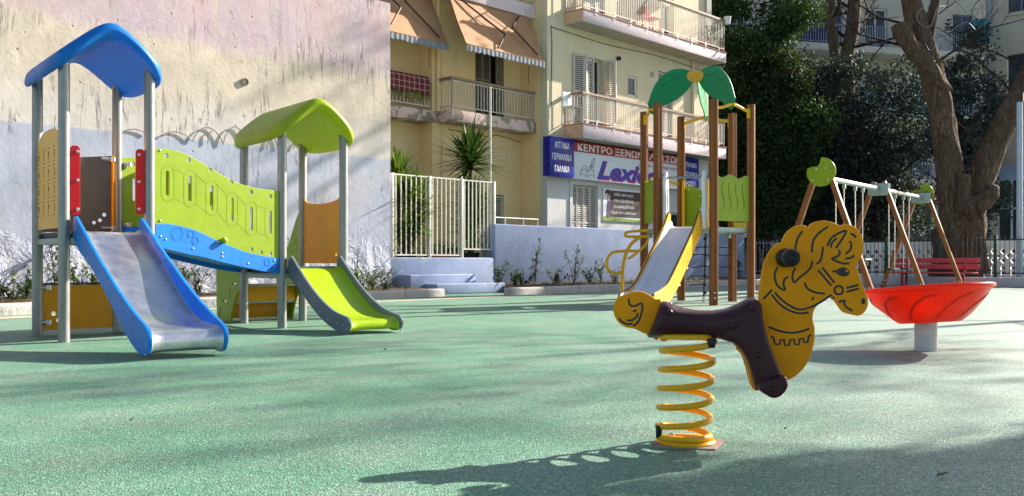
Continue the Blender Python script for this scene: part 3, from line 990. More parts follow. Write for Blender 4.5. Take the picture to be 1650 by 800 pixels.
cbl = MB().tube(smooth_line([(SST + .2, -dYR - .01, zs_b - .12), (SST + 1.5, -dYR - .012, zs_b - .17), (SC - .9, -dYR - .01, zs_b - .10), (SC - .03, -dYR - .012, zs_b - .2)], 6), .009, 5)
yb.part("cable", cbl, DARKMET)
yb.part("cable", MB().tube(smooth_line([(SST + .7, -dYR - .01, 1.2), (SST + .72, -dYR - .012, 2.4), (SST + .69, -dYR - .01, zs_b - .15)], 6), .009, 5), DARKMET)
# blanket airing on the left balcony railing
def plaid():
    m, nt, p = newmat("red plaid wool")
    v = coords(nt)
    s = nd(nt, "ShaderNodeSeparateXYZ"); nt.links.new(v, s.inputs[0])
    def stripes(ax, per, w, ph=0):
        k = math_(nt, 'FRACT', math_(nt, 'ADD', math_(nt, 'MULTIPLY', ax, 1 / per), ph))
        return math_(nt, 'LESS_THAN', k, w)
    c = mix(nt, math_(nt, 'MULTIPLY', stripes(s.outputs[0], .16, .45), .75), (.30, .035, .04), (.07, .02, .03))
    c = mix(nt, math_(nt, 'MULTIPLY', stripes(s.outputs[2], .14, .40), .6), c, (.09, .03, .035))
    c = mix(nt, math_(nt, 'MULTIPLY', stripes(s.outputs[0], .16, .08, .3), .8), c, (.55, .45, .36))
    c = mix(nt, math_(nt, 'MULTIPLY', stripes(s.outputs[2], .14, .09, .3), .8), c, (.55, .45, .36))
    nt.links.new(c, p.inputs['Base Color']); p.inputs['Roughness'].default_value = .95
    return m
def cloth(name, label, s0, s1, ytop, drop, d, material, seed, thick=.03, back=.5):
    z0 = zs_t + rh + .03
    t = fthing(name, label, "blanket", (s0 + s1) / 2, d, z0)
    mb = MB(); rnd = random.Random(seed); n = 26
    prof = [(.10, -drop * back), (.07, -.03), (.02, .015 + ytop), (-.03, .015 + ytop), (-.075, -.03), (-.085, -drop * .5), (-.08, -drop)]
    for i in range(n + 1):
        s = s0 + (s1 - s0) * i / n
        wv = math.sin(i * .9 + seed) * .5 + math.sin(i * .37 + seed) * .5
        for k, (py, pz) in enumerate(prof):
            mb.v.append((s + .01 * wv, -d + py - .018 * wv * (k > 3), z0 + pz * (1 + .16 * wv * (k == 6))))
    m = len(prof)
    for i in range(n):
        for j in range(m - 1):
            a = i * m + j
            mb.f.append((a, a + 1, a + m + 1, a + m))
    o = len(mb.v)
    t.part("cloth", mb, material, smooth=70)
    return t
sb0, sb1 = fs(626, -1.95), fs(690, -1.95)
cloth("olive_blanket", "olive green blanket under the red plaid one on the balcony railing", sb0, sb1 + .02, -.004, .55, -2.01, mat("olive wool", (.17, .16, .05), .95, 0, .35, 9), 2)
cloth("plaid_blanket", "red plaid blanket hung over the left balcony railing below the awning", sb0, sb1 - .04, .022, .40, -1.93, plaid(), 5)

# --- apartment block with long balconies
dB = -.30
SE = fs(1170, dB)
S0B = fs(940, dB)
ap = fthing("apartment_block", "cream apartment block with two long lilac edged balconies over the school signs", "apartment block", (SC + SE) / 2, dA)
Z1b, Z1t = fz(937, 222, dB), fz(942, 200, dB)
Z2b, Z2t = fz(941, 35, dB), fz(941, 15, dB)
ATOP = 10.4
def hole_px(p0, p1, z0, z1): return (fs(p0, dA), fs(p1, dA), z0, z1)
W_g = hole_px(922, 962, .8, fz(940, 300, dA) + .02)
W_1 = hole_px(926, 972, Z1t + .03, fz(926, 86, dA))
W_s = hole_px(1012, 1027, fz(1019, 156, dA), fz(1019, 123, dA))
W_2 = hole_px(1061, 1084, Z1t + .03, Z1t + 2.15)
W_3 = hole_px(1066, 1086, Z2t + .03, Z2t + 2.1)
W_4 = hole_px(950, 975, Z2t + .03, Z2t + 2.1)
W_5 = hole_px(1070, 1102, 1.35, 2.2)
ap.part("wall", wall_plate(SC, SE, 0, Z1b - .002, dA, .25, [W_g, W_5]), GREYW, smooth=20)
ap.part("wall", wall_plate(SC, SE, Z1b + .002, ATOP, dA, .25, [W_1, W_s, W_2, W_3, W_4]), CREAMW, smooth=20)
mb = MB().boxb(SC + .003, SC + .25, -dA + .253, 7.5, 0, ATOP)
ap.part("side_wall", mb, YELW)
mb = MB().boxb(SE - .25, SE, -dA + .253, 7.5, 0, ATOP)
ap.part("side_wall", mb, FARW)
ap.part("corner_pilaster", MB().boxb(SE - .22, SE + .06, -dA - .08, -dA - .003, Z2t, ATOP), WHITEW)
for (b, t_) in ((Z1b, Z1t), (Z2b, Z2t)):
    sl = ap.part("balcony_slab", MB().boxb(S0B, SE, -dB, -dA - .003, b + .015, t_), LILACSLAB, bevel=.008)
    ap.part("slab_end", MB().boxb(S0B - .012, S0B - .001, -dB + .01, -dA - .004, b + .02, t_ - .004), mat("salmon painted render", (.66, .42, .27), .9, 0, .12, 4), sl)
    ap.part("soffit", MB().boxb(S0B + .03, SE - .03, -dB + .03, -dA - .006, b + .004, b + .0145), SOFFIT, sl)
    ap.part("tile_edge", MB().boxb(S0B - .02, SE + .02, -dB - .02, -dA - .004, t_ + .001, t_ + .022), mat("red clay tile", (.36, .16, .11), .8), sl)
h1 = fz(944, 153, dB) - Z1t
r1 = ap.part("railing", railing_mb([(S0B + .04, -dA - .02), (S0B + .04, -dB + .05), (SE - .05, -dB + .05), (SE - .05, -dA - .02)], Z1t + .022, h1, .085), RAILW, smooth=0)
mb = MB().boxb(S0B - .01, SE, -dB + .01, -dB + .09, Z1t + h1 + .024, Z1t + h1 + .08).boxb(S0B - .01, S0B + .07, -dB + .093, -dA - .02, Z1t + h1 + .024, Z1t + h1 + .08)
ap.part("handrail", mb, HANDR, r1)
h2 = .98
r2 = ap.part("railing", railing_mb([(S0B + .04, -dA - .02), (S0B + .04, -dB + .05), (SE - .05, -dB + .05), (SE - .05, -dA - .02)], Z2t + .022, h2, .085), RAILW, smooth=0)
ap.part("handrail", MB().boxb(S0B - .01, SE, -dB + .01, -dB + .09, Z2t + h2 + .024, Z2t + h2 + .08), HANDR, r2)
# slanted stays under the bottom rails
for zt_ in (Z1t, Z2t):
    for i in range(9):
        st_ = MB()
        s = S0B + .5 + i * (SE - S0B - 1) / 8
        st_.tube([(s, -dB - .015, zt_ - .05), (s + .12, -dB + .04, zt_ + .16), (s + .17, -dB + .04, zt_ + .16), (s + .05, -dB - .015, zt_ - .05)], .008, 5, closed=True)
        ap.part("railing_stay", st_, RAILW, r1 if zt_ == Z1t else r2, smooth=0)
def window(hole, back, frame_w=.05, glass=GLASSM, split=True):
    s0, s1, z0, z1 = hole
    y = -dA + back
    mb = MB()
    mb.boxb(s0 + .002, s0 + frame_w, y, y + .05, z0 + .002, z1 - .002).boxb(s1 - frame_w, s1 - .002, y, y + .05, z0 + .002, z1 - .002)
    mb.boxb(s0 + frame_w, s1 - frame_w, y + .001, y + .049, z0 + .002, z0 + frame_w).boxb(s0 + frame_w, s1 - frame_w, y + .001, y + .049, z1 - frame_w, z1 - .002)
    if split:
        c = (s0 + s1) / 2
        mb.boxb(c - .03, c + .03, y + .001, y + .049, z0 + frame_w, z1 - frame_w)
    w_ = ap.part("window", mb, WHITEP, smooth=0)
    ap.part("pane", MB().boxb(s0 + .01, s1 - .01, y + .02, y + .03, z0 + .01, z1 - .01), glass, w_, smooth=0)
    return w_
def leaf(win, s, z0, w, h, ang, y, material=SHUTM):
    M = Matrix.Translation((s, y, z0)) @ Matrix.Rotation(R(ang), 4, 'Z')
    ap.part("shutter", shutter_mb(w, h, M), material, win, smooth=0)
w_ = window(W_g, .14)
ww = (W_g[1] - W_g[0]) / 4
for k in range(4):
    leaf(w_, W_g[0] + k * ww + .004, W_g[2] + .05, ww - .008, W_g[3] - W_g[2] - .08, 0, -dA + .06)
for (x0, x1) in ((W_g[0] - .12, W_g[0] - .003), (W_g[1] + .003, W_g[1] + .12)):
    ap.part("surround", MB().boxb(x0, x1, -dA - .03, -dA - .003, .9, W_g[3] + .12), GREYW, w_)
w_ = window(W_1, .16)
hh = W_1[3] - W_1[2] - .05
lw_ = (fs(940, dA) - fs(926, dA)) * 1.05
leaf(w_, W_1[0] - .10, W_1[2] + .03, lw_, hh, -14, -dA - .03)
leaf(w_, W_1[0] - .10 + lw_ * .98, W_1[2] + .03, lw_, hh, 6, -dA - .16)
leaf(w_, W_1[1] - .02, W_1[2] + .03, lw_ * .9, hh, -62, -dA - .03)
leaf(w_, W_1[1] + .14, W_1[2] + .03, lw_ * .9, hh, 2, -dA - .10)
w_ = window(W_s, .05, .06, split=False)
w_ = window(W_2, .16)
for k in range(2):
    leaf(w_, W_2[0] + k * (W_2[1] - W_2[0]) / 2 + .01, W_2[2] + .03, (W_2[1] - W_2[0]) / 2 - .02, W_2[3] - W_2[2] - .06, 0, -dA + .05)
w_ = window(W_3, .16)
w_ = window(W_4, .16)
for k in range(2):
    leaf(w_, W_4[0] + k * (W_4[1] - W_4[0]) / 2 + .01, W_4[2] + .03, (W_4[1] - W_4[0]) / 2 - .02, W_4[3] - W_4[2] - .06, 0, -dA + .05)
w_ = window(W_5, .14)
ap.part("downpipe", MB().tube([(fs(1119, -.85), -dA - .05, Z1t + .03), (fs(1119, -.85), -dA - .05, Z2b)], .05, 10), CREAMW)
ap.part("vent", MB().boxb(fs(1048, dA), fs(1053, dA), -dA - .03, -dA - .003, fz(1050, 124, dA), fz(1050, 116, dA)), SOFFIT)
M = Matrix.Translation((fs(995, dA), -dA - .06, fz(995, 95, dA))) @ Matrix.Rotation(R(90), 4, 'X')
ap.part("vent", MB().lathe([(.06, -.056), (.06, .03), (.045, .03), (.045, -.02), (0, -.02)], 14, M), DARKMET)

ap.part("cable", MB().tube(smooth_line([(SC + .15, dA * -1 - .012, Z1t + .5), (SC + .17, -dA - .012, Z1t + 2.0), (SC + .14, -dA - .012, Z2b - .1)], 6), .010, 5), DARKMET)
ap.part("cable", MB().tube(smooth_line([(SC + .14, -dA - .012, Z2b - .14), (SC + 2.5, -dA - .012, Z2b - .2), (SC + 5.0, -dA - .012, Z2b - .13), (SE - .4, -dA - .012, Z2b - .2)], 6), .010, 5), DARKMET)
# things kept on the balconies
ac = fthing("air_conditioner", "white air conditioner unit high on the wall of the upper balcony", "air conditioner", fs(1054, dA), dA + .16, Z2t + 1.02)
s, z = fs(1054, dA), Z2t + 1.02
ac.part("casing", MB().boxb(s - .38, s + .38, -dA - .32, -dA - .01, z, z + .55), WHITEP, bevel=.02)
ac.part("fan_grille", MB().lathe([(.2, 0), (.2, .012), (.17, .012), (.17, .004), (0, .004)], 20, Matrix.Translation((s - .1, -dA - .322, z + .27)) @ Matrix.Rotation(R(90), 4, 'X')), DARKMET)
def pot_plant(label, px, dd, zb, pr, ph, material, leafm, seed, spread=.25, n=70, hh=.35, name="potted_plant"):
    s = fs(px, dd)
    t = fthing(name, label, "plant", s, dd, zb)
    t.part("pot", MB().lathe([(pr * .7, 0), (pr, ph), (pr * 1.08, ph), (pr * 1.08, ph * .9), (pr * .9, ph * .88), (0, ph * .86)][:3] + [(pr * .9, ph), (pr * .88, ph * .9), (0, ph * .9)], 16, Matrix.Translation((s, -dd, zb))), material)
    rnd = random.Random(seed); ml = MB()
    for i in range(n):
        az = rnd.uniform(0, 6.28); el = rnd.uniform(.1, 1.4)
        c = Vector((s + rnd.gauss(0, spread * .35), -dd + rnd.gauss(0, spread * .25), zb + ph * .9 + rnd.random() * hh))
        blade(ml, c, (math.cos(az) * math.cos(el), math.sin(az) * math.cos(el), math.sin(el)), rnd.uniform(.10, .22), .025, .3, rnd, 2)
    t.part("foliage", ml, leafm, smooth=60)
    return t
dP = dB - .18
pot_plant("clay pot of green leaves at the far right end of the upper balcony", 1158, dP, Z2t + .03, .16, .30, TERRA, EVERG, 1)
pot_plant("olive coloured pot with trailing plant near the end of the upper balcony", 1147, dP, Z2t + .03, .15, .34, mat("olive pot", (.22, .20, .07), .6), YUCCAY, 2)
pot_plant("clay pot with red geranium leaves left of the olive pot on the upper balcony", 1136, dP, Z2t + .03, .15, .28, TERRA, leaf_mat("reddish leaf", (.20, .02, .02), (.12, .05, .02), (.05, .09, .02)), 3)
hb = fthing("hanging_pot", "small white bucket hooked on the right end of the upper balcony rail", "pot", SE - .02, dB - .02, Z2t + h2 - .05)
hb.part("bucket", MB().lathe([(.08, 0), (.11, .22), (.12, .22), (.12, .24), (.10, .24), (.10, .20), (0, .20)], 16, Matrix.Translation((SE + .02, -dB - .04, Z2t + h2 - .06))), WHITEP)
def box_thing(name, label, cat, px, dd, zb, w, dpt, h, material):
    s = fs(px, dd)
    t = fthing(name, label, cat, s, dd, zb)
    t.part("body", MB().boxb(s - w / 2, s + w / 2, -dd - dpt / 2, -dd + dpt / 2, zb, zb + h), material, bevel=.015)
    return t, s
def chair_thing(label, px, dd, zb, material):
    s = fs(px, dd); t = fthing("balcony_chair", label, "chair", s, dd, zb); y = -dd
    t.part("seat", MB().boxb(s - .2, s + .2, y - .2, y + .2, zb + .42, zb + .45), material, bevel=.01)
    t.part("backrest", MB().boxb(s - .2, s + .2, y + .17, y + .2, zb + .46, zb + .85), material, bevel=.01)
    for a in (-.18, .18):
        for b in (-.18, .18):
            t.part("leg", MB().boxb(s + a - .015, s + a + .015, y + b - .015, y + b + .015, zb, zb + .418), material)
chair_thing("white plastic chair at the left end of the lower balcony by the open shutters", 922, dB - .30, Z1t + .025, WHITEP)
chair_thing("crimson chair behind the bars of the upper balcony", 1049, dB - .34, Z2t + .025, REDP)
chair_thing("navy blue chair near the left end of the upper balcony", 955, dB - .34, Z2t + .025, mat("navy plastic", (.02, .04, .16), .4))
lb = fthing("clothes_airer", "pale wooden clothes pole with an orange cloth sticking over the upper balcony rail", "clothes airer", fs(1068, dB), dB - .1, Z2t + h2)
s = fs(1068, dB); z = Z2t + h2 + .10
lb.part("pole", MB().bar((s - .55, -dB + .05, z - .02), (s + .35, -dB - .30, z + .10), .03, .03), mat("pale wood", (.5, .36, .2), .6))
lb.part("cloth", MB().boxb(s + .12, s + .26, -dB - .24, -dB - .18, z - .08, z + .12), ORANGE, bevel=.02)

# --- school signs
def sign_frame(s, d, z): return frame((s, -d - .001, z), (1, 0, 0), (0, 0, 1))
dS = -.62
sgn = fthing("sign_box", "navy blue sign box listing three languages, left of the white school sign", "sign", fs(905, dS), dS, 0)
b0, b1 = fs(886, dS), fs(925, dS)
zt_, zb_ = fz(886, 219, dS), fz(886, 283, dS)
sgn.part("box", MB().boxb(b0, b1, -dS, -dS + .24, zb_, zt_), SIGNB, bevel=.008)
bw, bh = b1 - b0, zt_ - zb_
for k, (tx, ww) in enumerate((("ΑΓΓΛΙΚΑ", .60), ("ΓΕΡΜΑΝΙΚΑ", .80), ("ΓΑΛΛΙΚΑ", .60))):
    sgn.part("lettering", MB().text(tx, sign_frame((b0 + b1) / 2, dS, zt_ - bh * (.20 + .30 * k)), bw * ww, bh * .155, bold=.012), LETW, smooth=0)
dM = -.72
m0, m1 = b1 + .004, fs(1101, dM)
mt, mbm = fz(926, 228, dM), fz(926, 288, dM)
mh = mt - mbm; mw_ = m1 - m0
sgn = fthing("school_sign", "long white school sign with a crimson strip and big blue Lexicon lettering", "sign", (m0 + m1) / 2, dM, 0)
sgn.part("board", MB().boxb(m0, m1, -dM, -dM + .14, mbm, mt - mh * .27), SIGNW, bevel=.004)
sgn.part("red_strip", MB().boxb(m0, m1, -dM, -dM + .14, mt - mh * .27 + .001, mt), SIGNR, bevel=.004)
sgn.part("lettering", MB().text("ΚΕΝΤΡΟ ΞΕΝΩΝ ΓΛΩΣΣΩΝ", sign_frame((m0 + m1) / 2 + mw_ * .01, dM, mt - mh * .135), mw_ * .92, mh * .19, bold=.012), LETW, smooth=0)
lx0, lx1 = fs(962, dM), fs(1077, dM)
zc = mbm + mh * .33
sgn.part("lettering", MB().text("Lexicon", sign_frame((lx0 + lx1) / 2 + .025, dM, zc - .03), lx1 - lx0, mh * .50, extrude=.003, shear=.32, bold=.035), LETR, smooth=0)
sgn.part("lettering", MB().text("Lexicon", sign_frame((lx0 + lx1) / 2, dM - .0 + .004, zc), lx1 - lx0, mh * .50, extrude=.003, shear=.32, bold=.035), LETB, smooth=0)
sgn.part("lettering", MB().text("μέλος του εκπαιδευτικού συλλόγου", sign_frame((fs(1028, dM) + m1) / 2 - .03, dM, mt - mh * .40), (m1 - fs(1028, dM)) * .94, mh * .075, bold=.01), LETR, smooth=0)
# line drawing of an open book and quill
def sgn_line(pts, r=.007):
    q = [fpt(a, b, dM) for a, b in pts]
    return MB().tube([(s, -dM - .004, z) for s, z in smooth_line([Vector(p) for p in q], 4)], r, 4)
bk = MB()
for pts in ([(934, 282), (938, 270), (944, 267), (946, 278), (946, 284)], [(946, 278), (949, 270), (955, 268), (958, 284)], [(934, 283), (940, 280), (946, 285), (952, 282), (958, 286)],
            [(936, 277), (941, 272), (945, 276)], [(948, 278), (952, 273), (956, 278)], [(951, 272), (953, 262), (958, 255), (958, 264), (953, 272)], [(951, 274), (956, 260)]):
    q = sgn_line(pts); bk.add(q.v, q.f)
sgn.part("book_drawing", bk, LETG, smooth=0)
sgn = fthing("sign_box", "navy blue sign box at the right end of the school sign, behind tower posts", "sign", (m1 + fs(1126, dM)) / 2, dM, 0)
r0, r1_ = m1 + .004, fs(1126, dM)
sgn.part("box", MB().boxb(r0, r1_, -dM - .004, -dM + .16, mbm - .01, mt), SIGNB, bevel=.006)
for k, tx in enumerate(("ΙΤΑΛΙΚΑ", "ΙΣΠΑΝΙΚΑ", "ΡΩΣΙΚΑ")):
    sgn.part("lettering", MB().text(tx, sign_frame((r0 + r1_) / 2, dM + .004, mt - mh * (.22 + .29 * k)), (r1_ - r0) * (.72, .8, .66)[k], mh * .14, bold=.008), LETW, smooth=0)
dQ = dA + .03
q0, q1 = fs(972, dQ), fs(1052, dQ)
qt, qb = fz(974, 303, dQ), fz(974, 356, dQ)
pst = fthing("poster", "brown poster with white Greek lettering and a cartoon figure, under the school sign", "poster", (q0 + q1) / 2, dQ, 0)
pst.part("sheet", MB().boxb(q0, q1, -dQ, -dQ + .02, qb, qt), SIGNW)
p0, p1 = fs(983, dQ), fs(1043, dQ)
qh = qt - qb
pst.part("brown_panel", MB().boxb(p0, p1, -dQ - .004, -dQ - .001, qb + qh * .13, qt - qh * .06), POSTERB, smooth=0)
for k, tx in enumerate(("100% επιτυχία", "στις εξετάσεις", "γλωσσομάθειας", "όλων των επιπέδων")):
    pst.part("lettering", MB().text(tx, sign_frame((p0 + fs(1026, dQ)) / 2, dQ + .004, qt - qh * (.17 + .185 * k)), (fs(1026, dQ) - p0) * (.72, .74, .80, .94)[k], qh * .095, extrude=.003, bold=.006), LETW, smooth=0)
gp = [(q0, qb), (q1, qb), (q1, qb + qh * .06), (p0 + .3, qb + qh * .11), (p0 - .1, qb + qh * .20), (q0, qb + qh * .12)]
pst.part("green_hill", MB().plate(gp, .002, frame((0, -dQ - .0015, 0), (1, 0, 0), (0, 0, 1)), bev=.0004), POSTERG, smooth=0)
def fig(pts): return MB().plate([(q0 + (p0 - q0) * (a * 1.15 + .05), qb + qh * b) for a, b in smooth_line([Vector(p) for p in pts], 4, True)], .002, frame((0, -dQ - .006, 0), (1, 0, 0), (0, 0, 1)), bev=.0004)
pst.part("figure_clothes", fig([(.45, .12), (.75, .12), (.85, .35), (.75, .60), (.55, .62), (.42, .4)]), PURPLE, smooth=0)
pst.part("figure_face", fig([(.45, .66), (.65, .64), (.72, .75), (.6, .84), (.42, .8)]), SKINM, smooth=0)
pst.part("figure_hair", fig([(.15, .86), (.30, .82), (.5, .84), (.75, .78), (.85, .88), (.65, .96), (.35, .95)]), DARKM, smooth=0)

# ------------------------------------------------------------------ right boundary: kerb wall, bar fence, breeze block wall
CORN = fworld(S_COR, 0)
NROT = math.atan2(FN.y, FN.x)
def npt(px, y):
    """t along the side boundary for a photo column, on the plane y metres behind the fence line; also its distance"""
    k = (px - CX) / F
    ox, oy = CORN.x + FU.x * y, CORN.y + FU.y * y
    t = (k * oy - ox) / (FN.x - k * FN.y)
    return t, oy + FN.y * t
def nz(px, py, y): return H + (CY - py) / F * npt(px, y)[1]
def nworld(t, y, z=0): return Vector((CORN.x + FN.x * t + FU.x * y, CORN.y + FN.y * t + FU.y * y, z))
def nthing(name, label, cat, t, y, z=0.0, group=None):
    return Thing(name, label, cat, nworld(t, y, z), NROT, group, shift=(t, y, z))

PALEKERB = render_mat("pale painted kerb wall", (.44, .43, .47), (.54, .52, .55), .4, .3)
kw = nthing("kerb_wall", "low pale kerb wall under the dark bar fence behind the red bench", "wall", 6, .15)
kw.part("wall", MB().boxb(-.35, 17, .0, .28, 0, .26), PALEKERB, bevel=.02)
fe = nthing("bar_fence", "dark thin bar fence with green posts on the kerb wall behind the red bench", "fence", 6, .14, .26)
posts = [npt(px, .14)[0] for px in (1192, 1258, 1342, 1428, 1515, 1604)] + [npt(1604, .14)[0] + 1.75 * k for k in (1, 2, 3, 4)]
for t in posts:
    fe.part("post", MB().boxb(t - .04, t + .04, .10, .18, .262, 1.40), FENCEG, bevel=.004)
for k, (a, b) in enumerate(zip(posts, posts[1:])):
    mb = MB(); n = max(3, int((b - a) / .115))
    for i in range(1, n):
        t = a + (b - a) * i / n
        mb.boxb(t - .006, t + .006, .134, .146, .32, 1.36)
    for z in (.36, 1.26):
        mb.boxb(a + .04, b - .04, .125, .155, z, z + .03)
    fe.part("bar_panel", mb, FENCED if k > 0 else mat("grey fence bar", (.25, .25, .30), .5), smooth=0)
yL = 1.9
tA = npt(1375, yL)[0]; tB = tA + 11.5
zt_ = nz(1560, 389, yL)
lat = nthing("breeze_block_wall", "whitewashed breeze block wall pierced with diamond and square holes, beyond the bar fence", "wall", (tA + tB) / 2, yL)
holes = []
t = tA + .22; k = 0
while t < tB - .2:
    if int((t - tA) / 3.0) != int((t - tA + .16) / 3.0) and k % 2 == 0:
        t += .30; k = 0
        continue
    if k % 2 == 0:
        for z in (.98, .72): holes.append([(t - .075, z), (t, z - .09), (t + .075, z), (t, z + .09)])
        for z in (.50, .36): holes.append([(t - .062, z - .048), (t + .062, z - .048), (t + .062, z + .048), (t - .062, z + .048)])
        holes.append([(t - .062, .15), (t + .062, .15), (t + .062, .25), (t - .062, .25)])
    else:
        holes.append([(t - .065, .85), (t, .77), (t + .065, .85), (t, .93)])
    t += .13; k += 1
lat.part("block_screen", MB().plate([(tA, .0), (tB, .0), (tB, zt_), (tA, zt_)], .12, frame((0, yL, 0), (1, 0, 0), (0, 0, 1)), holes, bev=.006), LATTICE, smooth=25)
t = tA + 3.0
while t < tB:
    lat.part("pier", MB().boxb(t - .09, t + .09, yL - .09, yL + .09, 0, zt_ + .12), LATTICE, bevel=.02)
    t += 3.0
lp_t, lp_z = npt(1643, -.0)
lamp = nthing("lamp_post", "pale blue grey lamp post standing on the kerb wall at the right edge", "lamp post", npt(1643, .4)[0], .40)
t = npt(1643, .40)[0]; zt2 = nz(1643, 165, .40)
lamp.part("pole", MB().tube([(t, .40, 0), (t, .40, zt2)], [.085, .075], 14), POLEM)
lamp.part("bracket", MB().boxb(t - .06, t + .10, .33, .47, zt2 + .002, zt2 + .25).bar((t - .06, .40, zt2 + .2), (t - .55, .35, zt2 + .26), .06, .04), DARKMET)
lamp.part("lamp_head", MB().boxb(t + .102, t + .75, .30, .50, zt2 + .26, zt2 + .36), DARKMET, bevel=.03)

# red bench in front of the kerb wall
tb0, tb1 = npt(1436, -.5)[0], npt(1577, -.35)[0]
bn = nthing("park_bench", "faded red slatted bench in front of the bar fence and big tree trunk", "bench", (tb0 + tb1) / 2, -.45)
for (y0, y1, z0, z1) in ((-.78, -.66, .36, .40), (-.64, -.52, .36, .40), (-.50, -.38, .36, .40)):
    bn.part("seat_slat", MB().boxb(tb0, tb1, y0, y1, z0, z1), REDWOOD, bevel=.006)
for z in (.48, .65):
    bn.part("back_slat", MB().boxb(tb0, tb1, -.335 + z * .08, -.295 + z * .08, z, z + .13), REDWOOD, bevel=.006)
for t in (tb0 + .38, tb1 - .38):
    mb = MB().bar((t, -.70, 0), (t, -.70, .32), .06, .05).bar((t, -.42, 0), (t, -.36, .32), .06, .05).bar((t, -.78, .34), (t, -.36, .34), .06, .035).bar((t, -.33, .358), (t, -.225, .76), .06, .04)
    bn.part("leg_frame", mb, REDMET)

# ------------------------------------------------------------------ buildings behind the trees
BLUEGREY = mat("blue grey painted railing", (.25, .30, .42), .5)
BLUESH = mat("dusty blue shutter", (.13, .16, .27), .5)
def far_block():
    c = Vector((13.2, 45.5, 0)); a = R(14)
    t = Thing("far_apartment_block", "pale apartment block with long balconies standing behind the bare trunks and evergreens", "apartment block", c, a, shift=(0, 0, 0))
    W0, W1, D, HT = -4.0, 17.0, 9.0, 17.5
    rows = [11.15, 7.95, 4.75, 1.55]
    holes = []
    for z in rows:
        for x in np.arange(W0 + 1.0, W1 - 1.6, 2.55):
            holes.append((x, x + 1.25, z + .08, z + 2.25))
    hs = [[(p, r), (q, r), (q, s), (p, s)] for p, q, r, s in holes]
    t.part("wall", MB().plate([(W0, 0), (W1, 0), (W1, HT), (W0, HT)], .3, frame((0, .15, 0), (1, 0, 0), (0, 0, 1)), hs, bev=.002), FARW, smooth=20)
    t.part("side_wall", MB().boxb(W0, W0 + .3, .303, D, 0, HT).boxb(W1 - .3, W1, .303, D, 0, HT), FARW)
    t.part("roof", MB().boxb(W0 - .2, W1 + .2, -.2, D, HT + .003, HT + .3), SOFFIT)
    for i, (p, q, r, s) in enumerate(holes):
        mb = MB()
        for (u0, u1, v0, v1) in ((p, p + .07, r, s), (q - .07, q, r, s), ((p + q) / 2 - .03, (p + q) / 2 + .03, r + .07, s - .07)):
            mb.boxb(u0 + .002, u1 - .002, .12, .17, v0 + .002, v1 - .002)
        mb.boxb(p + .07, q - .07, .121, .169, r + .002, r + .07).boxb(p + .07, q - .07, .121, .169, s - .07, s - .002)
        w_ = t.part("window", mb, BLUESH if i % 3 else WHITEP, smooth=0)
        t.part("pane", MB().boxb(p + .01, q - .01, .14, .15, r + .01, s - .01), GLASSM, w_, smooth=0)
    for z in rows:
        sl = t.part("balcony_slab", MB().boxb(W0 + .2, W1 - .2, -1.3, -.003, z - .32, z), WHITEW, bevel=.01)
        t.part("railing", railing_mb([(W0 + .3, -1.22), (W1 - .3, -1.22)], z, 1.0, .14, .022), BLUEGREY, sl, smooth=0)
    t.part("railing_cover", MB().boxb(-1.4, 1.6, -1.19, -1.17, 11.2, 12.05), mat("navy canvas", (.02, .03, .09), .8))
    # red awning over the ground floor
    mb = MB()
    for k in range(2): pass
    z0, z1 = 4.35, 3.35
    for i in range(9):
        x = 0.0 + 7.5 * i / 8
        mb.v += [(x, -1.32, z0), (x, -2.7, z1 + .04 * math.sin(i))]
    for i in range(8):
        mb.f.append((2 * i, 2 * i + 1, 2 * i + 3, 2 * i + 2))
    t.part("awning", mb, mat("dull red canvas", (.30, .025, .045), .8))
    for k, x in enumerate((.8, 2.6, 4.4, 6.2)):
        t.part("door", MB().boxb(x, x + 1.2, -.05, -.004, .02, 2.5), BLUESH)
far_block()

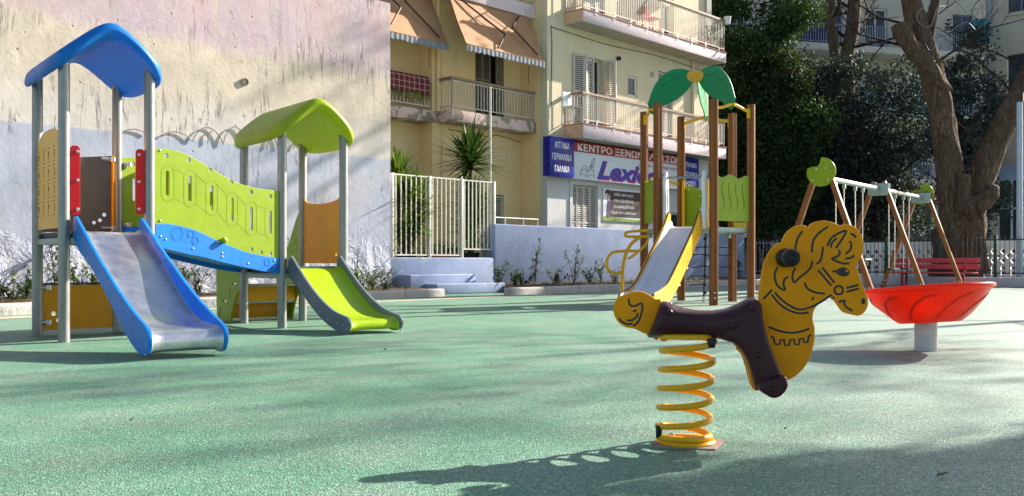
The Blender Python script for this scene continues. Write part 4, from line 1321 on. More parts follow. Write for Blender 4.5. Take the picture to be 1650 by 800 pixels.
def right_block():
    y0 = 8.0
    ta = npt(1588, y0)[0]; tb = npt(1712, y0)[0]
    t = nthing("corner_house", "cream corner house with a downpipe and a small balcony at the right edge", "house", (ta + tb) / 2, y0)
    HT = 10.6
    wx0, wx1 = npt(1622, y0)[0], npt(1668, y0)[0]
    wz0 = nz(1630, 22, y0)
    t.part("wall", MB().plate([(ta, 3.6), (tb, 3.6), (tb, HT), (ta, HT)], .3, frame((0, y0 + .15, 0), (1, 0, 0), (0, 0, 1)), [[(wx0, wz0), (wx1, wz0), (wx1, HT - .2), (wx0, HT - .2)], [(wx0, wz0 - 3.0), (wx1, wz0 - 3.0), (wx1, wz0 - 1.4), (wx0, wz0 - 1.4)]], bev=.002), FARW, smooth=20)
    for z in (wz0, wz0 - 3.0):
        w_ = t.part("window", MB().boxb(wx0 + .002, wx1 - .002, y0 + .1, y0 + .14, z + .002, z + .08).boxb((wx0 + wx1) / 2 - .03, (wx0 + wx1) / 2 + .03, y0 + .1, y0 + .14, z + .083, z + 1.2), BLUESH, smooth=0)
        t.part("pane", MB().boxb(wx0 + .005, wx1 - .005, y0 + .15, y0 + .16, z + .003, z + 1.59), GLASSM, w_, smooth=0)
        t.part("sill", MB().boxb(wx0 - .1, wx1 + .1, y0 - .10, y0 - .003, z - .08, z - .002), SOFFIT, w_)
    t.part("side_wall", MB().boxb(ta, ta + .3, y0 + .303, y0 + 6, 0, HT).boxb(tb - .3, tb, y0 + .303, y0 + 6, 0, HT), FARW)
    t.part("shop_front", MB().boxb(ta + .303, tb - .303, y0 + .4, y0 + .5, .9, 3.59), GLASSM, smooth=0)
    t.part("shop_sill", MB().boxb(ta + .303, tb - .303, y0 + .2, y0 + .5, 0, .897), BLUESH)
    mb = MB()
    n = 4
    for k in range(n + 1):
        x = ta + .32 + (tb - ta - .66) * k / n
        mb.boxb(x - .03, x + .03, y0 + .30, y0 + .36, .9, 3.59)
    mb.boxb(ta + .36, tb - .36, y0 + .31, y0 + .35, 2.5, 2.56)
    t.part("shop_frame", mb, POLEM, smooth=0)
    aw = MB()
    for i in range(9):
        x = ta - .2 + (tb - ta + .2) * i / 8
        aw.v += [(x, y0 - .02, 4.0), (x, y0 - 1.5, 3.35)]
    for i in range(8): aw.f.append((2 * i, 2 * i + 1, 2 * i + 3, 2 * i + 2))
    t.part("canopy", aw, mat("pale blue canvas", (.42, .46, .54), .7))
    dp = npt(1588, y0 - .1)[0] + .12
    t.part("downpipe", MB().tube([(dp, y0 - .09, 0), (dp, y0 - .09, HT)], .07, 10), mat("blue grey downpipe", (.24, .27, .33), .5))
    zb = nz(1570, 75, y0 - .6)
    bx0, bx1 = npt(1552, y0 - .9)[0], ta + .35
    b_ = t.part("balcony_slab", MB().boxb(bx0, bx1, y0 - 1.1, y0 - .004, zb - .28, zb), WHITEW, bevel=.01)
    t.part("water_tank", MB().lathe([(.30, 0), (.34, .1), (.34, .78), (.26, .88), (0, .90)], 18, Matrix.Translation(((bx0 + bx1) / 2, y0 - .55, zb + .002))), mat("teal plastic tank", (.02, .17, .24), .45), b_)
right_block()

# ------------------------------------------------------------------ trees
def leaves_mesh(name, clumps, n, size, material, parent, seed, flat=.55, shift=(0, 0, 0)):
    """leaf blades (two folded triangles pairs) scattered in lumpy clumps"""
    rng = np.random.default_rng(seed)
    C = np.array([c for c, r in clumps], float); Rr = np.array([r for c, r in clumps], float)
    wgt = np.prod(Rr, axis=1) ** .75; wgt /= wgt.sum()
    idx = rng.choice(len(clumps), n, p=wgt)
    d = rng.normal(size=(n, 3)); d /= np.linalg.norm(d, axis=1)[:, None]
    rad = rng.random(n) ** .42
    P = C[idx] + d * Rr[idx] * rad[:, None]
    # small-scale tufts
    P += rng.normal(scale=size * .8, size=(n, 3))
    ax = d * .7 + rng.normal(scale=.8, size=(n, 3)); ax[:, 2] -= .25
    ax /= np.linalg.norm(ax, axis=1)[:, None]
    up = rng.normal(scale=.7, size=(n, 3)); up[:, 2] += .9
    sd = np.cross(ax, up); sd /= np.linalg.norm(sd, axis=1)[:, None] + 1e-9
    nm = np.cross(sd, ax)
    L = size * rng.uniform(.7, 1.35, n)[:, None]; W = L * flat * .5
    a = P - ax * L * .5; b = P + ax * L * .5
    m = P + nm * W * .25
    V = np.stack([a, m + sd * W, b, m - sd * W], axis=1).reshape(-1, 3) - np.array(shift)
    Fc = np.arange(n * 4).reshape(n, 4)
    me = bpy.data.meshes.new(name)
    me.vertices.add(n * 4); me.vertices.foreach_set('co', V.ravel().astype(np.float32))
    me.loops.add(n * 4); me.loops.foreach_set('vertex_index', Fc.ravel().astype(np.int32))
    me.polygons.add(n)
    me.polygons.foreach_set('loop_start', (np.arange(n) * 4).astype(np.int32))
    me.polygons.foreach_set('loop_total', np.full(n, 4, np.int32))
    me.materials.append(material)
    me.update(); me.validate()
    o = bpy.data.objects.new(name, me); COL.objects.link(o); o.parent = parent
    return o

def bark_tube(mb, pts, radii, n=18, rough=.10, seed=0, steps=7):
    """limb with an irregular fluted surface"""
    P = smooth_line([Vector(p) for p in pts], steps)
    N = len(P)
    rs = []
    for i in range(N):
        k = i / (N - 1) * (len(radii) - 1); j = min(int(k), len(radii) - 2)
        rs.append(radii[j] + (radii[j + 1] - radii[j]) * (k - j))
    o = len(mb.v)
    mb.tube(P, rs, n)
    for i in range(N):
        for k in range(n):
            q = Vector(mb.v[o + i * n + k]); c = P[i]
            dv = q - c
            a = 2 * math.pi * k / n
            f = 1 + rough * (mnoise.noise(Vector((math.cos(a) * 2.2 + seed, math.sin(a) * 2.2, i * .16))) * 1.3 + .5 * mnoise.noise(Vector((math.cos(a) * 5 + seed, math.sin(a) * 5, i * .45))))
            mb.v[o + i * n + k] = tuple(c + dv * f)

def branches(mb, p, d, L, r, depth, rnd, tips=None, up=.12):
    """bare limbs that fork and thin out"""
    pts = [Vector(p)]; dd = Vector(d).normalized()
    n = 5
    for i in range(n):
        dd = (dd + Vector((rnd.gauss(0, .14), rnd.gauss(0, .14), rnd.gauss(0, .10) + up * .3))).normalized()
        pts.append(pts[-1] + dd * L / n)
    mb.tube(pts, [r * (1 - .55 * i / n) for i in range(n + 1)], 7 if r > .04 else 5 if r > .015 else 4)
    if tips is not None and depth <= 1: tips.append(pts[-1])
    if depth <= 0: return
    for k in range(rnd.choice((2, 3, 3))):
        i = rnd.randint(2, n)
        ax = Vector((rnd.gauss(0, 1), rnd.gauss(0, 1), rnd.gauss(0, .6))).normalized()
        nd_ = (dd * .75 + ax * .75 + Vector((0, 0, up))).normalized()
        branches(mb, pts[i], nd_, L * rnd.uniform(.55, .8), r * .45 * (1.2 if i > 3 else 1), depth - 1, rnd, tips, up)

def clump_column(c, h0, h1, rad, n, rnd, squash=.8):
    out = []
    for i in range(n):
        k = (i + rnd.random()) / n
        z = h0 + (h1 - h0) * k
        rr = rad * (.55 + .5 * math.sin(math.pi * min(1, k * .95 + .12))) * rnd.uniform(.7, 1.15)
        a = rnd.uniform(0, 6.28); q = rad * rnd.uniform(.1, .9)
        s = rr * rnd.uniform(.32, .68)
        out.append(((c[0] + q * math.cos(a), c[1] + q * math.sin(a), z), (s, s, s * squash)))
    return out

def evergreen(name, label, base, h0, h1, rad, ncl, nleaf, size, material, seed, stems, cat="tree", group=None, extra=()):
    t = Thing(name, label, cat, base, 0, group, shift=base)
    rnd = random.Random(seed)
    mb = MB()
    bx, by = base[0], base[1]
    for k in range(stems):
        a = rnd.uniform(0, 6.28); q = rnd.uniform(.05, rad * .35)
        p0 = Vector((bx + q * .5 * math.cos(a), by + q * .5 * math.sin(a), 0))
        p1 = p0 + Vector((math.cos(a) * q, math.sin(a) * q, h0 + .9))
        p2 = p1 + Vector((rnd.uniform(-.4, .4), rnd.uniform(-.4, .4), (h1 - h0) * .45))
        bark_tube(mb, [p0, (p0 + p1) / 2 + Vector((rnd.uniform(-.1, .1), 0, 0)), p1, p2], [.14, .12, .10, .04], 10, .1, k)
        for j in range(5):
            st = p1.lerp(p2, rnd.random())
            branches(mb, st, (rnd.gauss(0, 1), rnd.gauss(0, 1), .5), rad * .7, .05, 2, rnd)
    t.part("trunk", mb, BARKD, smooth=60)
    cl = clump_column((bx, by), h0, h1, rad, ncl, rnd) + list(extra)
    leaves_mesh("crown", cl, nleaf, size, material, t.o, seed, shift=base)
    return t
evergreen("evergreen_tree", "tall dark green evergreen tree between the apartment block and the hedge trees", Vector((9.3, 34.2, 0)), 1.5, 11.6, 2.05, 60, 60000, .15, EVERG, 21, 3)
evergreen("climbing_plant", "dark climbing plant trailing over the far end of the apartment block", Vector((8.05, 35.2, 0)), 1.0, 9.6, .75, 18, 9000, .14, EVERG, 22, 2, cat="plant",
          extra=[((7.3, 33.6, 9.3), (.5, .3, .6)), ((7.6, 33.7, 8.4), (.35, .3, .5)), ((7.25, 33.5, 10.2), (.4, .3, .5))])
evergreen("evergreen_tree", "wide blue green evergreen left of the two thin bare trunks", Vector((11.6, 36.0, 0)), 1.0, 8.7, 2.2, 60, 24000, .15, EVERB, 23, 6)
evergreen("evergreen_tree", "loose blue green evergreen beneath the thin bare trunks, beside the big forked tree", Vector((13.9, 35.6, 0)), 1.0, 8.4, 2.1, 60, 20000, .15, EVERB, 24, 6)
evergreen("evergreen_tree", "blue green evergreen showing in the fork of the big bare tree", Vector((15.2, 30.9, 0)), 1.2, 8.6, 1.25, 36, 17000, .13, EVERB, 25, 3)

def bare_tree(name, label, pts, radii, seed, nbr, L, base):
    t = Thing(name, label, "tree", base, 0, shift=base)
    mb = MB(); bark_tube(mb, pts, radii, 14, .08, seed)
    t.part("trunk", mb, BARK, smooth=60)
    mb = MB(); rnd = random.Random(seed)
    for i in range(nbr):
        k = rnd.uniform(.45, 1.0) * (len(pts) - 1); j = min(int(k), len(pts) - 2)
        p = Vector(pts[j]).lerp(Vector(pts[j + 1]), k - j)
        a = rnd.uniform(0, 6.28)
        branches(mb, p, (math.cos(a), math.sin(a), rnd.uniform(.0, .7)), L * rnd.uniform(.6, 1.1), .07, 3, rnd)
    t.part("branches", mb, BARKD, smooth=60)
    return t
bare_tree("bare_tree", "thin bare trunk, left of the pair rising out of the evergreens", [at(1352, 400, 37.2), at(1350, 200, 37.2), at(1346, 95, 37), at(1338, 30, 37), at(1340, -40, 37), at(1350, -110, 37.2)], [.24, .22, .21, .20, .18, .10], 31, 9, 2.2, Vector((12.9, 37.2, 0)))
bare_tree("bare_tree", "thicker bare trunk, right of the pair rising out of the evergreens", [at(1362, 420, 38.2), at(1366, 200, 38), at(1364, 100, 37.8), at(1374, 40, 37.6), at(1378, -40, 37.6), at(1374, -120, 37.6)], [.32, .30, .29, .27, .24, .12], 32, 12, 2.6, Vector((13.6, 38.1, 0)))

# the big forked tree behind the fence
def big_tree():
    Z = 26.9
    base = Vector(((1547 - CX) / F * Z, Z, 0))
    t = Thing("forked_tree", "huge bare forked tree with furrowed bark and pollard stubs behind the red bench", "tree", base, 0, shift=base)
    mb = MB()
    A = lambda px, py, dz=0: at(px, py, Z + dz)
    bark_tube(mb, [A(1540, 474), A(1541, 430), A(1543, 390), A(1545, 345), A(1540, 300)], [.80, .68, .60, .50, .34], 30, .22, 1)
    bark_tube(mb, [A(1528, 440), A(1532, 380), A(1536, 320), A(1526, 250), A(1516, 180), A(1506, 130), A(1486, 70), A(1470, 10), A(1466, -60), A(1474, -140)], [.46, .42, .38, .35, .34, .33, .30, .27, .23, .14], 24, .20, 2)
    bark_tube(mb, [A(1568, 440, -.1), A(1562, 380, -.1), A(1566, 330, -.1), A(1586, 275, -.1), A(1606, 225, -.1), A(1634, 170, -.2), A(1668, 100, -.3), A(1700, 20, -.5), A(1730, -80, -.6)], [.44, .42, .39, .36, .33, .31, .28, .23, .14], 24, .20, 3)
    bark_tube(mb, [A(1520, 150, -.1), A(1496, 110, -.25), A(1470, 78, -.4), A(1455, 55, -.5), A(1449, 38, -.5)], [.28, .24, .23, .25, .20], 16, .22, 4)
    bark_tube(mb, [A(1500, 110, .1), A(1496, 60, .2), A(1504, 20, .2), A(1514, -30, .3)], [.20, .17, .15, .11], 14, .12, 5)
    bark_tube(mb, [A(1550, 340, -.35), A(1552, 300, -.42), A(1554, 282, -.42)], [.22, .20, .19], 14, .12, 6)
    # burr where a limb was cut
    bark_tube(mb, [A(1572, 345, -.45), A(1580, 328, -.55), A(1594, 316, -.55), A(1603, 306, -.5), A(1596, 320, -.3)], [.20, .26, .22, .14, .08], 14, .30, 7)
    bark_tube(mb, [A(1566, 352, -.45), A(1562, 334, -.55), A(1570, 318, -.5)], [.16, .20, .12], 12, .30, 8)
    t.part("trunk", mb, BARK, smooth=70)
    br = MB(); rnd = random.Random(44); tips = []
    for (p, d, L, r, dep) in ((A(1466, -60), (-.3, .2, 1), 2.6, .16, 4), (A(1474, -140), (.3, 0, 1), 2.2, .13, 4), (A(1514, -30, .3), (.5, .2, 1), 2.2, .10, 4), (A(1730, -80, -.6), (.4, 0, 1), 2.4, .15, 4), (A(1700, 20, -.5), (.5, -.3, .8), 2.4, .11, 4),
                        (A(1490, 80), (-1, -.1, .15), 2.1, .055, 3), (A(1480, 45), (-1, .2, .35), 1.9, .05, 3), (A(1640, 160, -.2), (-.75, -.1, .5), 1.7, .035, 3), (A(1660, 110, -.3), (-.8, .1, .25), 1.8, .035, 3), (A(1620, 200, -.2), (.8, -.2, .5), 1.6, .04, 3), (A(1512, 100), (.8, -.2, .55), 1.7, .04, 3),
                        (A(1575, 300, -.3), (-.3, -.1, .9), 1.6, .018, 2), (A(1548, 285, -.4), (.6, -.1, .9), 1.8, .018, 2)):
        branches(br, p, d, L, r, dep, rnd, tips)
    t.part("branches", br, BARKD, smooth=60)
    cl = [(tuple(p), (.13, .13, .16)) for p in tips if p.x / p.y < .60][:70]
    leaves_mesh("dead_leaves", cl, 900, .13, DEADM, t.o, 9, shift=base)
    # string of small white lights wound into the fork
    s = Thing("string_lights", "thin string of small white lights looped through the fork of the big bare tree", "string lights", A(1480, 60, -.5), 0, shift=A(1480, 60, -.5))
    path = smooth_line([A(1500, 5, -.45), A(1478, 22, -.5), A(1482, 38, -.5), A(1498, 44, -.5), A(1505, 30, -.5), A(1512, 12, -.4), A(1525, 10, -.2)], 8)
    s.part("wire", MB().tube(path, .005, 5), MATS["pale blue grey lamp pole"])
    path = smooth_line([A(1490, 70, -.45), A(1500, 82, -.45), A(1512, 66, -.4), A(1530, 52, -.3), A(1556, 36, -.2), A(1572, 48, -.2)], 8)
    s.part("wire", MB().tube(path, .005, 5), MATS["pale blue grey lamp pole"])
big_tree()

# trees outside the frame, to the right: their crowns shade the court
def shade_tree(label, x, y, hc, rad, ncl, nleaf, size, seed, trunk_r=.16):
    t = Thing("shade_tree", label, "tree", (x, y, 0), 0, shift=(x, y, 0))
    rnd = random.Random(seed); mb = MB()
    bark_tube(mb, [(x, y, 0), (x + .1, y, hc * .35), (x, y + .1, hc * .7), (x + .05, y, hc)], [trunk_r * 1.3, trunk_r, trunk_r * .8, trunk_r * .4], 12, .1, seed)
    for j in range(10):
        branches(mb, (x, y, hc * rnd.uniform(.55, .95)), (rnd.gauss(0, 1), rnd.gauss(0, 1), .35), rad * .75, trunk_r * .4, 3, rnd)
    t.part("trunk", mb, BARK, smooth=60)
    cl = []
    for i in range(ncl):
        d = Vector((rnd.gauss(0, 1), rnd.gauss(0, 1), rnd.gauss(0, .7))).normalized() * rad * rnd.uniform(.45, 1)
        s = rad * rnd.uniform(.16, .32)
        cl.append(((x + d.x, y + d.y, hc + d.z), (s, s, s * .7)))
    leaves_mesh("crown", cl, nleaf, size, EVERG, t.o, seed, shift=(x, y, 0))
shade_tree("leafy tree at the near right of the court, outside the picture", 9.4, 7.2, 5.0, 1.45, 60, 42000, .15, 51)
shade_tree("thin tree at the right of the court, outside the picture, with few leaves", 15.6, 17.4, 9.6, 2.8, 14, 1500, .13, 52, .10)
shade_tree("tall thin tree at the far right of the court, outside the picture", 19.5, 15.5, 12.5, 3.2, 14, 1600, .13, 53, .10)

# ------------------------------------------------------------------ weeds in the soil beds
def weed(name, label, base, h, spread, n, seed, material=WEEDM, group=None, stems=5):
    t = Thing(name, label, "plant", base, 0, group, shift=base)
    rnd = random.Random(seed); ms = MB(); ml = MB()
    for k in range(stems):
        a = rnd.uniform(0, 6.28); q = rnd.uniform(.1, 1) * spread
        hh = h * rnd.uniform(.5, 1)
        p = [base + Vector((0, 0, -.02)), base + Vector((math.cos(a) * q * .4, math.sin(a) * q * .4, hh * .55)), base + Vector((math.cos(a) * q, math.sin(a) * q, hh))]
        pl_ = smooth_line(p, 5); ms.tube(pl_, [.008 * (1 - .6 * i / len(pl_)) for i in range(len(pl_))], 5)
        for j in range(n // stems):
            c = pl_[rnd.randint(2, len(pl_) - 1)] + Vector((rnd.gauss(0, .03), rnd.gauss(0, .03), rnd.gauss(0, .03)))
            az = rnd.uniform(0, 6.28); el = rnd.uniform(-.3, 1.1)
            blade(ml, c, (math.cos(az) * math.cos(el), math.sin(az) * math.cos(el), math.sin(el)), rnd.uniform(.08, .19), .026, .3, rnd, 2)
    t.part("stem", ms, BARKD, smooth=60); t.part("leaves", ml, material, smooth=60)
rnd = random.Random(77)
G = "weeds along the foot of the walls"
for i, (px, d, h, sp, n) in enumerate([(862, .5, 1.15, .14, 90), (925, .45, .95, .25, 110), (893, .6, .45, .5, 130), (803, .8, .55, .4, 120), (829, .6, .40, .5, 120), (952, .5, .42, .5, 120), (968, .5, .75, .25, 80), (842, .9, .30, .4, 100),
                                      (990, .5, .5, .4, 90), (1100, .4, .45, .5, 100), (1192, .4, .8, .2, 70)]):
    s = fs(px, d)
    weed("weed", ("tallest wispy weed on one upright stem against the low lavender wall" if i == 0 else "second tallest branching weed against the low lavender wall" if i == 1 else "leafy weed growing along the foot of the low lavender wall"), fworld(s, d, .12), h, sp, n, i, WEEDM, G if i > 1 else None)
for i, (px, d, h, sp, n) in enumerate([(40, .5, .55, .4, 120), (90, .4, .95, .45, 160), (20, .9, .4, .45, 120), (128, .4, .6, .3, 90), (150, .4, .45, .3, 80), (290, .5, .5, .3, 90), (318, .5, .6, .3, 90), (575, .45, .8, .15, 60), (600, .6, .45, .4, 110), (585, .9, .4, .45, 120), (618, .8, .35, .4, 110)]):
    s = fs(px, d)
    weed("weed", ("tall yellowish weed against the mural wall between the two left tower posts" if i == 1 else "thin upright weed against the mural wall right of the lime slide" if i == 7 else "low dry weed growing at the foot of the mural wall"), fworld(s, d, .13), h, sp, n, 100 + i, WEEDM if i % 3 else YUCCAY, G if i not in (1, 7) else None)
# dry grass carpet over the soil: nobody could count it
mb = MB(); rnd = random.Random(12)
for i in range(5200):
    if i % 2:
        s = rnd.uniform(-8, S_STEP0 - .1); k = (s + 9) / (S_STEP0 + 9); dk = 2.6 - 1.2 * k
    else:
        s = rnd.uniform(S_STEP1 + .1, S_COR - .3); k = (s - S_STEP1) / (S_COR - S_STEP1); dk = 1.85 - .6 * k
    d = rnd.random() ** 1.2 * dk
    p = fworld(s, d, .10 + .05 * (1 - d / dk))
    az = rnd.uniform(0, 6.28); el = rnd.uniform(.2, 1.3)
    blade(mb, p, (math.cos(az) * math.cos(el), math.sin(az) * math.cos(el), math.sin(el)), rnd.uniform(.06, .22), .010, .4, rnd, 2)
tag(make("dry_grass", mb, DRYM, smooth=60), "dry grass and litter on the soil beds", "grass", kind='stuff')
# a few fallen leaves on the court
def fallen(px, py, label, rz, L=.05, material=DEADM, group=None):
    p = gpt(px, py, .006)
    mb = MB()
    mb.v = [(-L, 0, 0), (-L * .3, L * .4, .006), (L, 0, .012), (-L * .2, -L * .4, .008), (0, 0, .002)]
    mb.f = [(0, 4, 1), (1, 4, 2), (2, 4, 3), (3, 4, 0)]
    o = make("fallen_leaf", mb, material, loc=p, rz=rz)
    tag(o, label, "leaf", group)
fallen(1519, 767, "yellow green leaf lying in the shade on the near right of the court", .3, .028, YUCCAY)
fallen(212, 678, "brown leaf lying on the sunny near left of the court", 1.1, .018)
fallen(1266, 692, "small brown leaf lying on the court right of the spring horse", .5, .014)
fallen(620, 564, "brown leaf lying on the court in front of the lime slide", 2.0, .03)

# ------------------------------------------------------------------ the two-tower play structure on the left
TH = R(39)
E1 = Vector((math.cos(TH), math.sin(TH), 0)); E2 = Vector((-math.sin(TH), math.cos(TH), 0))
PB = Vector((-3.86, 8.02, 0))
ps = Thing("play_structure", "twin tower play structure with blue and lime roofs, two slides and a lime bridge", "playground tower", PB, TH)
G0 = (2.204, .403)                  # second tower's first post
BW, BD = .72, .98                   # post spacing across the slide and along it
def loc(p):                         # world -> structure coordinates
    v = Vector((p[0], p[1], 0)) - PB
    return Vector((v.dot(E1), v.dot(E2)))
class Plane:
    """an upright plane through two ground points (structure coordinates); traces photo pixels into it"""
    def __init__(s, p, q):
        s.p = Vector(p); s.q = Vector(q); s.L = (s.q - s.p).length; s.e = (s.q - s.p) / s.L
        w = lambda a: PB + E1 * a.x + E2 * a.y
        s.wp = w(s.p); s.we = (w(s.q) - s.wp).normalized()
    def __call__(s, px, py):
        k = (px - CX) / F
        t = (k * s.wp.y - s.wp.x) / (s.we.x - k * s.we.y)
        Y = s.wp.y + s.we.y * t
        return (t, H + (CY - py) / F * Y)
    def M(s, off=0.0):
        n = Vector((s.e.y, -s.e.x))
        o = s.p + n * off
        return frame((o.x, o.y, 0), (s.e.x, s.e.y, 0), (0, 0, 1))       # local Z = ex x up = towards n
    def pt(s, t, z, off=0.0):
        n = Vector((s.e.y, -s.e.x)); o = s.p + s.e * t + n * off
        return (o.x, o.y, z)
    def n(s): return (s.e.y, -s.e.x, 0)

ZC = 2.44
posts_ = {}
for key, (a, b), top in (("A", (0, BD), ZC), ("B", (0, 0), ZC), ("C", (BW, BD), ZC), ("D", (BW, 0), ZC),
                         ("a", (G0[0], G0[1] + BD), ZC - .36), ("b", G0, ZC - .36), ("c", (G0[0] + BW, G0[1] + BD), ZC - .36), ("d", (G0[0] + BW, G0[1]), ZC - .36)):
    mb = MB().lathe([(.047, -.02), (.047, top)], 24, Matrix.Translation((a, b, 0)))
    ps.part("post", mb, STEEL, smooth=40)

def roof(ca, cb, zc, material):
    """thick folded sheet with a rounded ridge and rounded corners; ridge runs along the slide"""
    N, Mv = 64, 40
    ha, hb = .505, .685
    T = .155
    def pos(u, v):
        k = .30
        a = u * math.sqrt(1 - k * v * v * v * v * .9) ; b = v * math.sqrt(1 - k * abs(u) ** 5 * .9)
        return a, b
    mb = MB()
    us = [math.sin(math.pi / 2 * (-1 + 2 * i / N)) for i in range(N + 1)]
    vs_ = [math.sin(math.pi / 2 * (-1 + 2 * j / Mv)) for j in range(Mv + 1)]
    us = [.55 * x + .45 * (-1 + 2 * i / N) for i, x in enumerate(us)]
    for side in (1, -1):
        for u in us:
            for v in vs_:
                a, b = pos(u, v)
                x = ca + a * ha; y = cb + b * hb
                dx = abs(a) * ha
                rr = .11
                drop = .90 * (math.sqrt(dx * dx + rr * rr) - rr)
                # eaves curl a little flatter
                drop -= .10 * max(0, dx - .36) ** 1.5
                e = max(abs(u), abs(v))
                th = T * .5 * math.sqrt(max(0, 1 - max(0, (e - .84) / .16) ** 2.4))
                z = zc - drop + side * th
                mb.v.append((x, y, z))
    W = Mv + 1; o = (N + 1) * W
    for i in range(N):
        for j in range(Mv):
            a = i * W + j
            mb.f.append((a, a + W, a + W + 1, a + 1)); mb.f.append((o + a, o + a + 1, o + a + W + 1, o + a + W))
    return mb
def zc_for(contact): return contact + .90 * (math.sqrt(.36 ** 2 + .11 ** 2) - .11) + .060
ps.part("roof", roof(BW / 2, BD / 2, zc_for(2.41), BLUER), BLUER, label="blue moulded gable roof", smooth=60)
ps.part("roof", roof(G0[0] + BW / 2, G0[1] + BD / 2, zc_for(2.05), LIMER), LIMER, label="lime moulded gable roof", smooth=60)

# decks
def deck(a0, b0, z):
    d_ = ps.part("deck", MB().boxb(a0 + .03, a0 + BW - .03, b0 + .03, b0 + BD - .03, z - .05, z), DECKM, bevel=.006)
    ps.part("deck_beam", MB().boxb(a0 - .016, a0 + .016, b0 + .05, b0 + BD - .05, z - .105, z - .052).boxb(a0 + BW - .016, a0 + BW + .016, b0 + .05, b0 + BD - .05, z - .105, z - .052)
            .boxb(a0 + .05, a0 + BW - .05, b0 - .016, b0 + .016, z - .105, z - .052).boxb(a0 + .05, a0 + BW - .05, b0 + BD - .016, b0 + BD + .016, z - .105, z - .052), GALV, d_, bevel=.004)
deck(0, 0, .955); deck(G0[0], G0[1], .62)
def clamp(parent, p, d, r=.022, L=.11):
    d = Vector(d).normalized()
    q = Vector(p)
    mb = MB()
    up = Vector((0, 0, 1))
    mb.tube([q, q + d * L], [r, r * .9], 12)
    mb.lathe([(r * 1.15, -.022), (r * 1.15, .022)], 14, Matrix.Translation(q + d * L))
    return ps.part("clamp", mb, ZINC, parent)

# --- panels of the blue tower
AB = Plane((0, BD), (0, 0))
z0, z1, zp = .99, 1.79, 1.885
w0, w1 = .055, BD - .055
mid = (w0 + w1) / 2
out = [(w0, z0), (w1, z0), (w1, z1)] + [(mid + (w1 - mid) * math.cos(math.pi * k / 14) * (.80 if 0 < k < 14 else .98), z1 + (zp - z1) * math.sin(math.pi * k / 14) ** .6) for k in range(1, 14)] + [(w0, z1)]
brd = ps.part("picture_board", MB().plate(out, .02, AB.M(), bev=.003), PALEOR, smooth=25)
off = .0125      # outer face (towards -a) is the one in view
mk = MB()
rnd = random.Random(8)
nrmAB = Vector(AB.n())
sgn_ = -1 if nrmAB.x > 0 else 1
def line_on(pl_, pts, o, r=.0035, n=4):
    return MB().tube([pl_.pt(t, z, o) for t, z in pts], r, n)
o_ = sgn_ * .0105
for r_ in range(4):
    for c_ in range(5):
        t = w0 + .06 + c_ * (w1 - w0 - .12) / 4; z = 1.06 + .065 + .16 * (3 - r_) + .05
        hw = .045
        for zz in (z - .062, z + .062):
            q = line_on(AB, [(t - hw, zz), (t + hw, zz)], o_, .0028); mk.add(q.v, q.f)
        kind = (r_ * 5 + c_) % 5
        if kind == 0: pts = circle(t, z, .026, 12); pts.append(pts[0])
        elif kind == 1: pts = [(t, z - .04), (t, z + .01), (t - .015, z + .03), (t + .02, z + .04)]
        elif kind == 2: pts = [(t - .02, z - .04), (t - .02, z + .04), (t + .02, z + .02), (t - .02, z)]
        elif kind == 3: pts = [(t - .02, z + .035), (t + .02, z + .035), (t + .02, z - .04)]
        else: pts = [(t - .025, z - .02), (t, z + .035), (t + .025, z - .02), (t - .025, z - .02)]
        q = line_on(AB, pts, o_, .0026); mk.add(q.v, q.f)
ps.part("engraving", mk, ORINK, brd, smooth=0)

BDp = Plane((0, 0), (BW, 0))
for (t0, t1, zb_, zt_) in ((.045, .125, 1.10, 1.70), (BW - .125, BW - .045, 1.12, 1.71)):
    rp = [(t0, zb_ + .02), (t0 + .02, zb_), (t1 - .02, zb_), (t1, zb_ + .02), (t1, zt_ - .02), (t1 - .02, zt_), (t0 + .02, zt_), (t0, zt_ - .02)]
    q = ps.part("red_barrier", MB().plate(rp, .02, BDp.M(.012), bev=.003), REDP, smooth=25)
    tt = t1 - .022 if t0 < .3 else t0 + .024
    bolts(q, [BDp.pt(tt, zb_ + .05 + (zt_ - zb_ - .1) * k / 2, .022) for k in range(3)], BDp.n(), .015)

ACp = Plane((0, BD), (BW, BD))
out = [(.03, .975), (BW - .06, .975), (BW - .06, 1.735)] + [(BW - .06 - (BW - .09) * k / 10, 1.735 - .05 * (math.sin(math.pi * k / 20)) ** 1.2 if k < 10 else 1.72) for k in range(1, 11)]
hl = [circle(BW - .22, 1.075, .018), circle(BW - .165, 1.10, .018), circle(BW - .125, 1.155, .02)]
gp_ = ps.part("grey_back_panel", MB().plate(out, .02, ACp.M(.012), hl, bev=.003), GREYP, smooth=25)
ps.part("amber_edge_strip", MB().boxb(BW - .058, BW - .040, BD - .05, BD + .0, .98, 1.74), ORANGE, bevel=.003)
clamp(gp_, ACp.pt(BW - .16, 1.70, .035), (1, 0, 0)); clamp(gp_, ACp.pt(BW - .16, 1.02, .035), (1, 0, 0))
# low amber play panel at ground level
out = [(.05, .045), (BW + .35, .045), (BW + .35, .47), (.05, .47)]
hl = [circle(.14, .20, .022), circle(.185, .135, .022), circle(.26, .11, .022)]
lowp = ps.part("ground_panel", MB().plate(out, .02, ACp.M(.0), hl, bev=.003), ORANGE, smooth=25)
ps.part("panel_cap", MB().boxb(.05, BW + .35, BD - .02, BD + .02, .472, .492), DECKM, lowp, bevel=.003)
clamp(lowp, ACp.pt(.02, .45, .02), (1, 0, 0), .026, .07); clamp(lowp, ACp.pt(.02, .12, .02), (1, 0, 0), .026, .07)
# deck rail on the picture-board side
ps.part("side_rail", MB().tube([AB.pt(.0, .945, -.05), AB.pt(BD, .945, -.05)], .017, 10), STEEL)

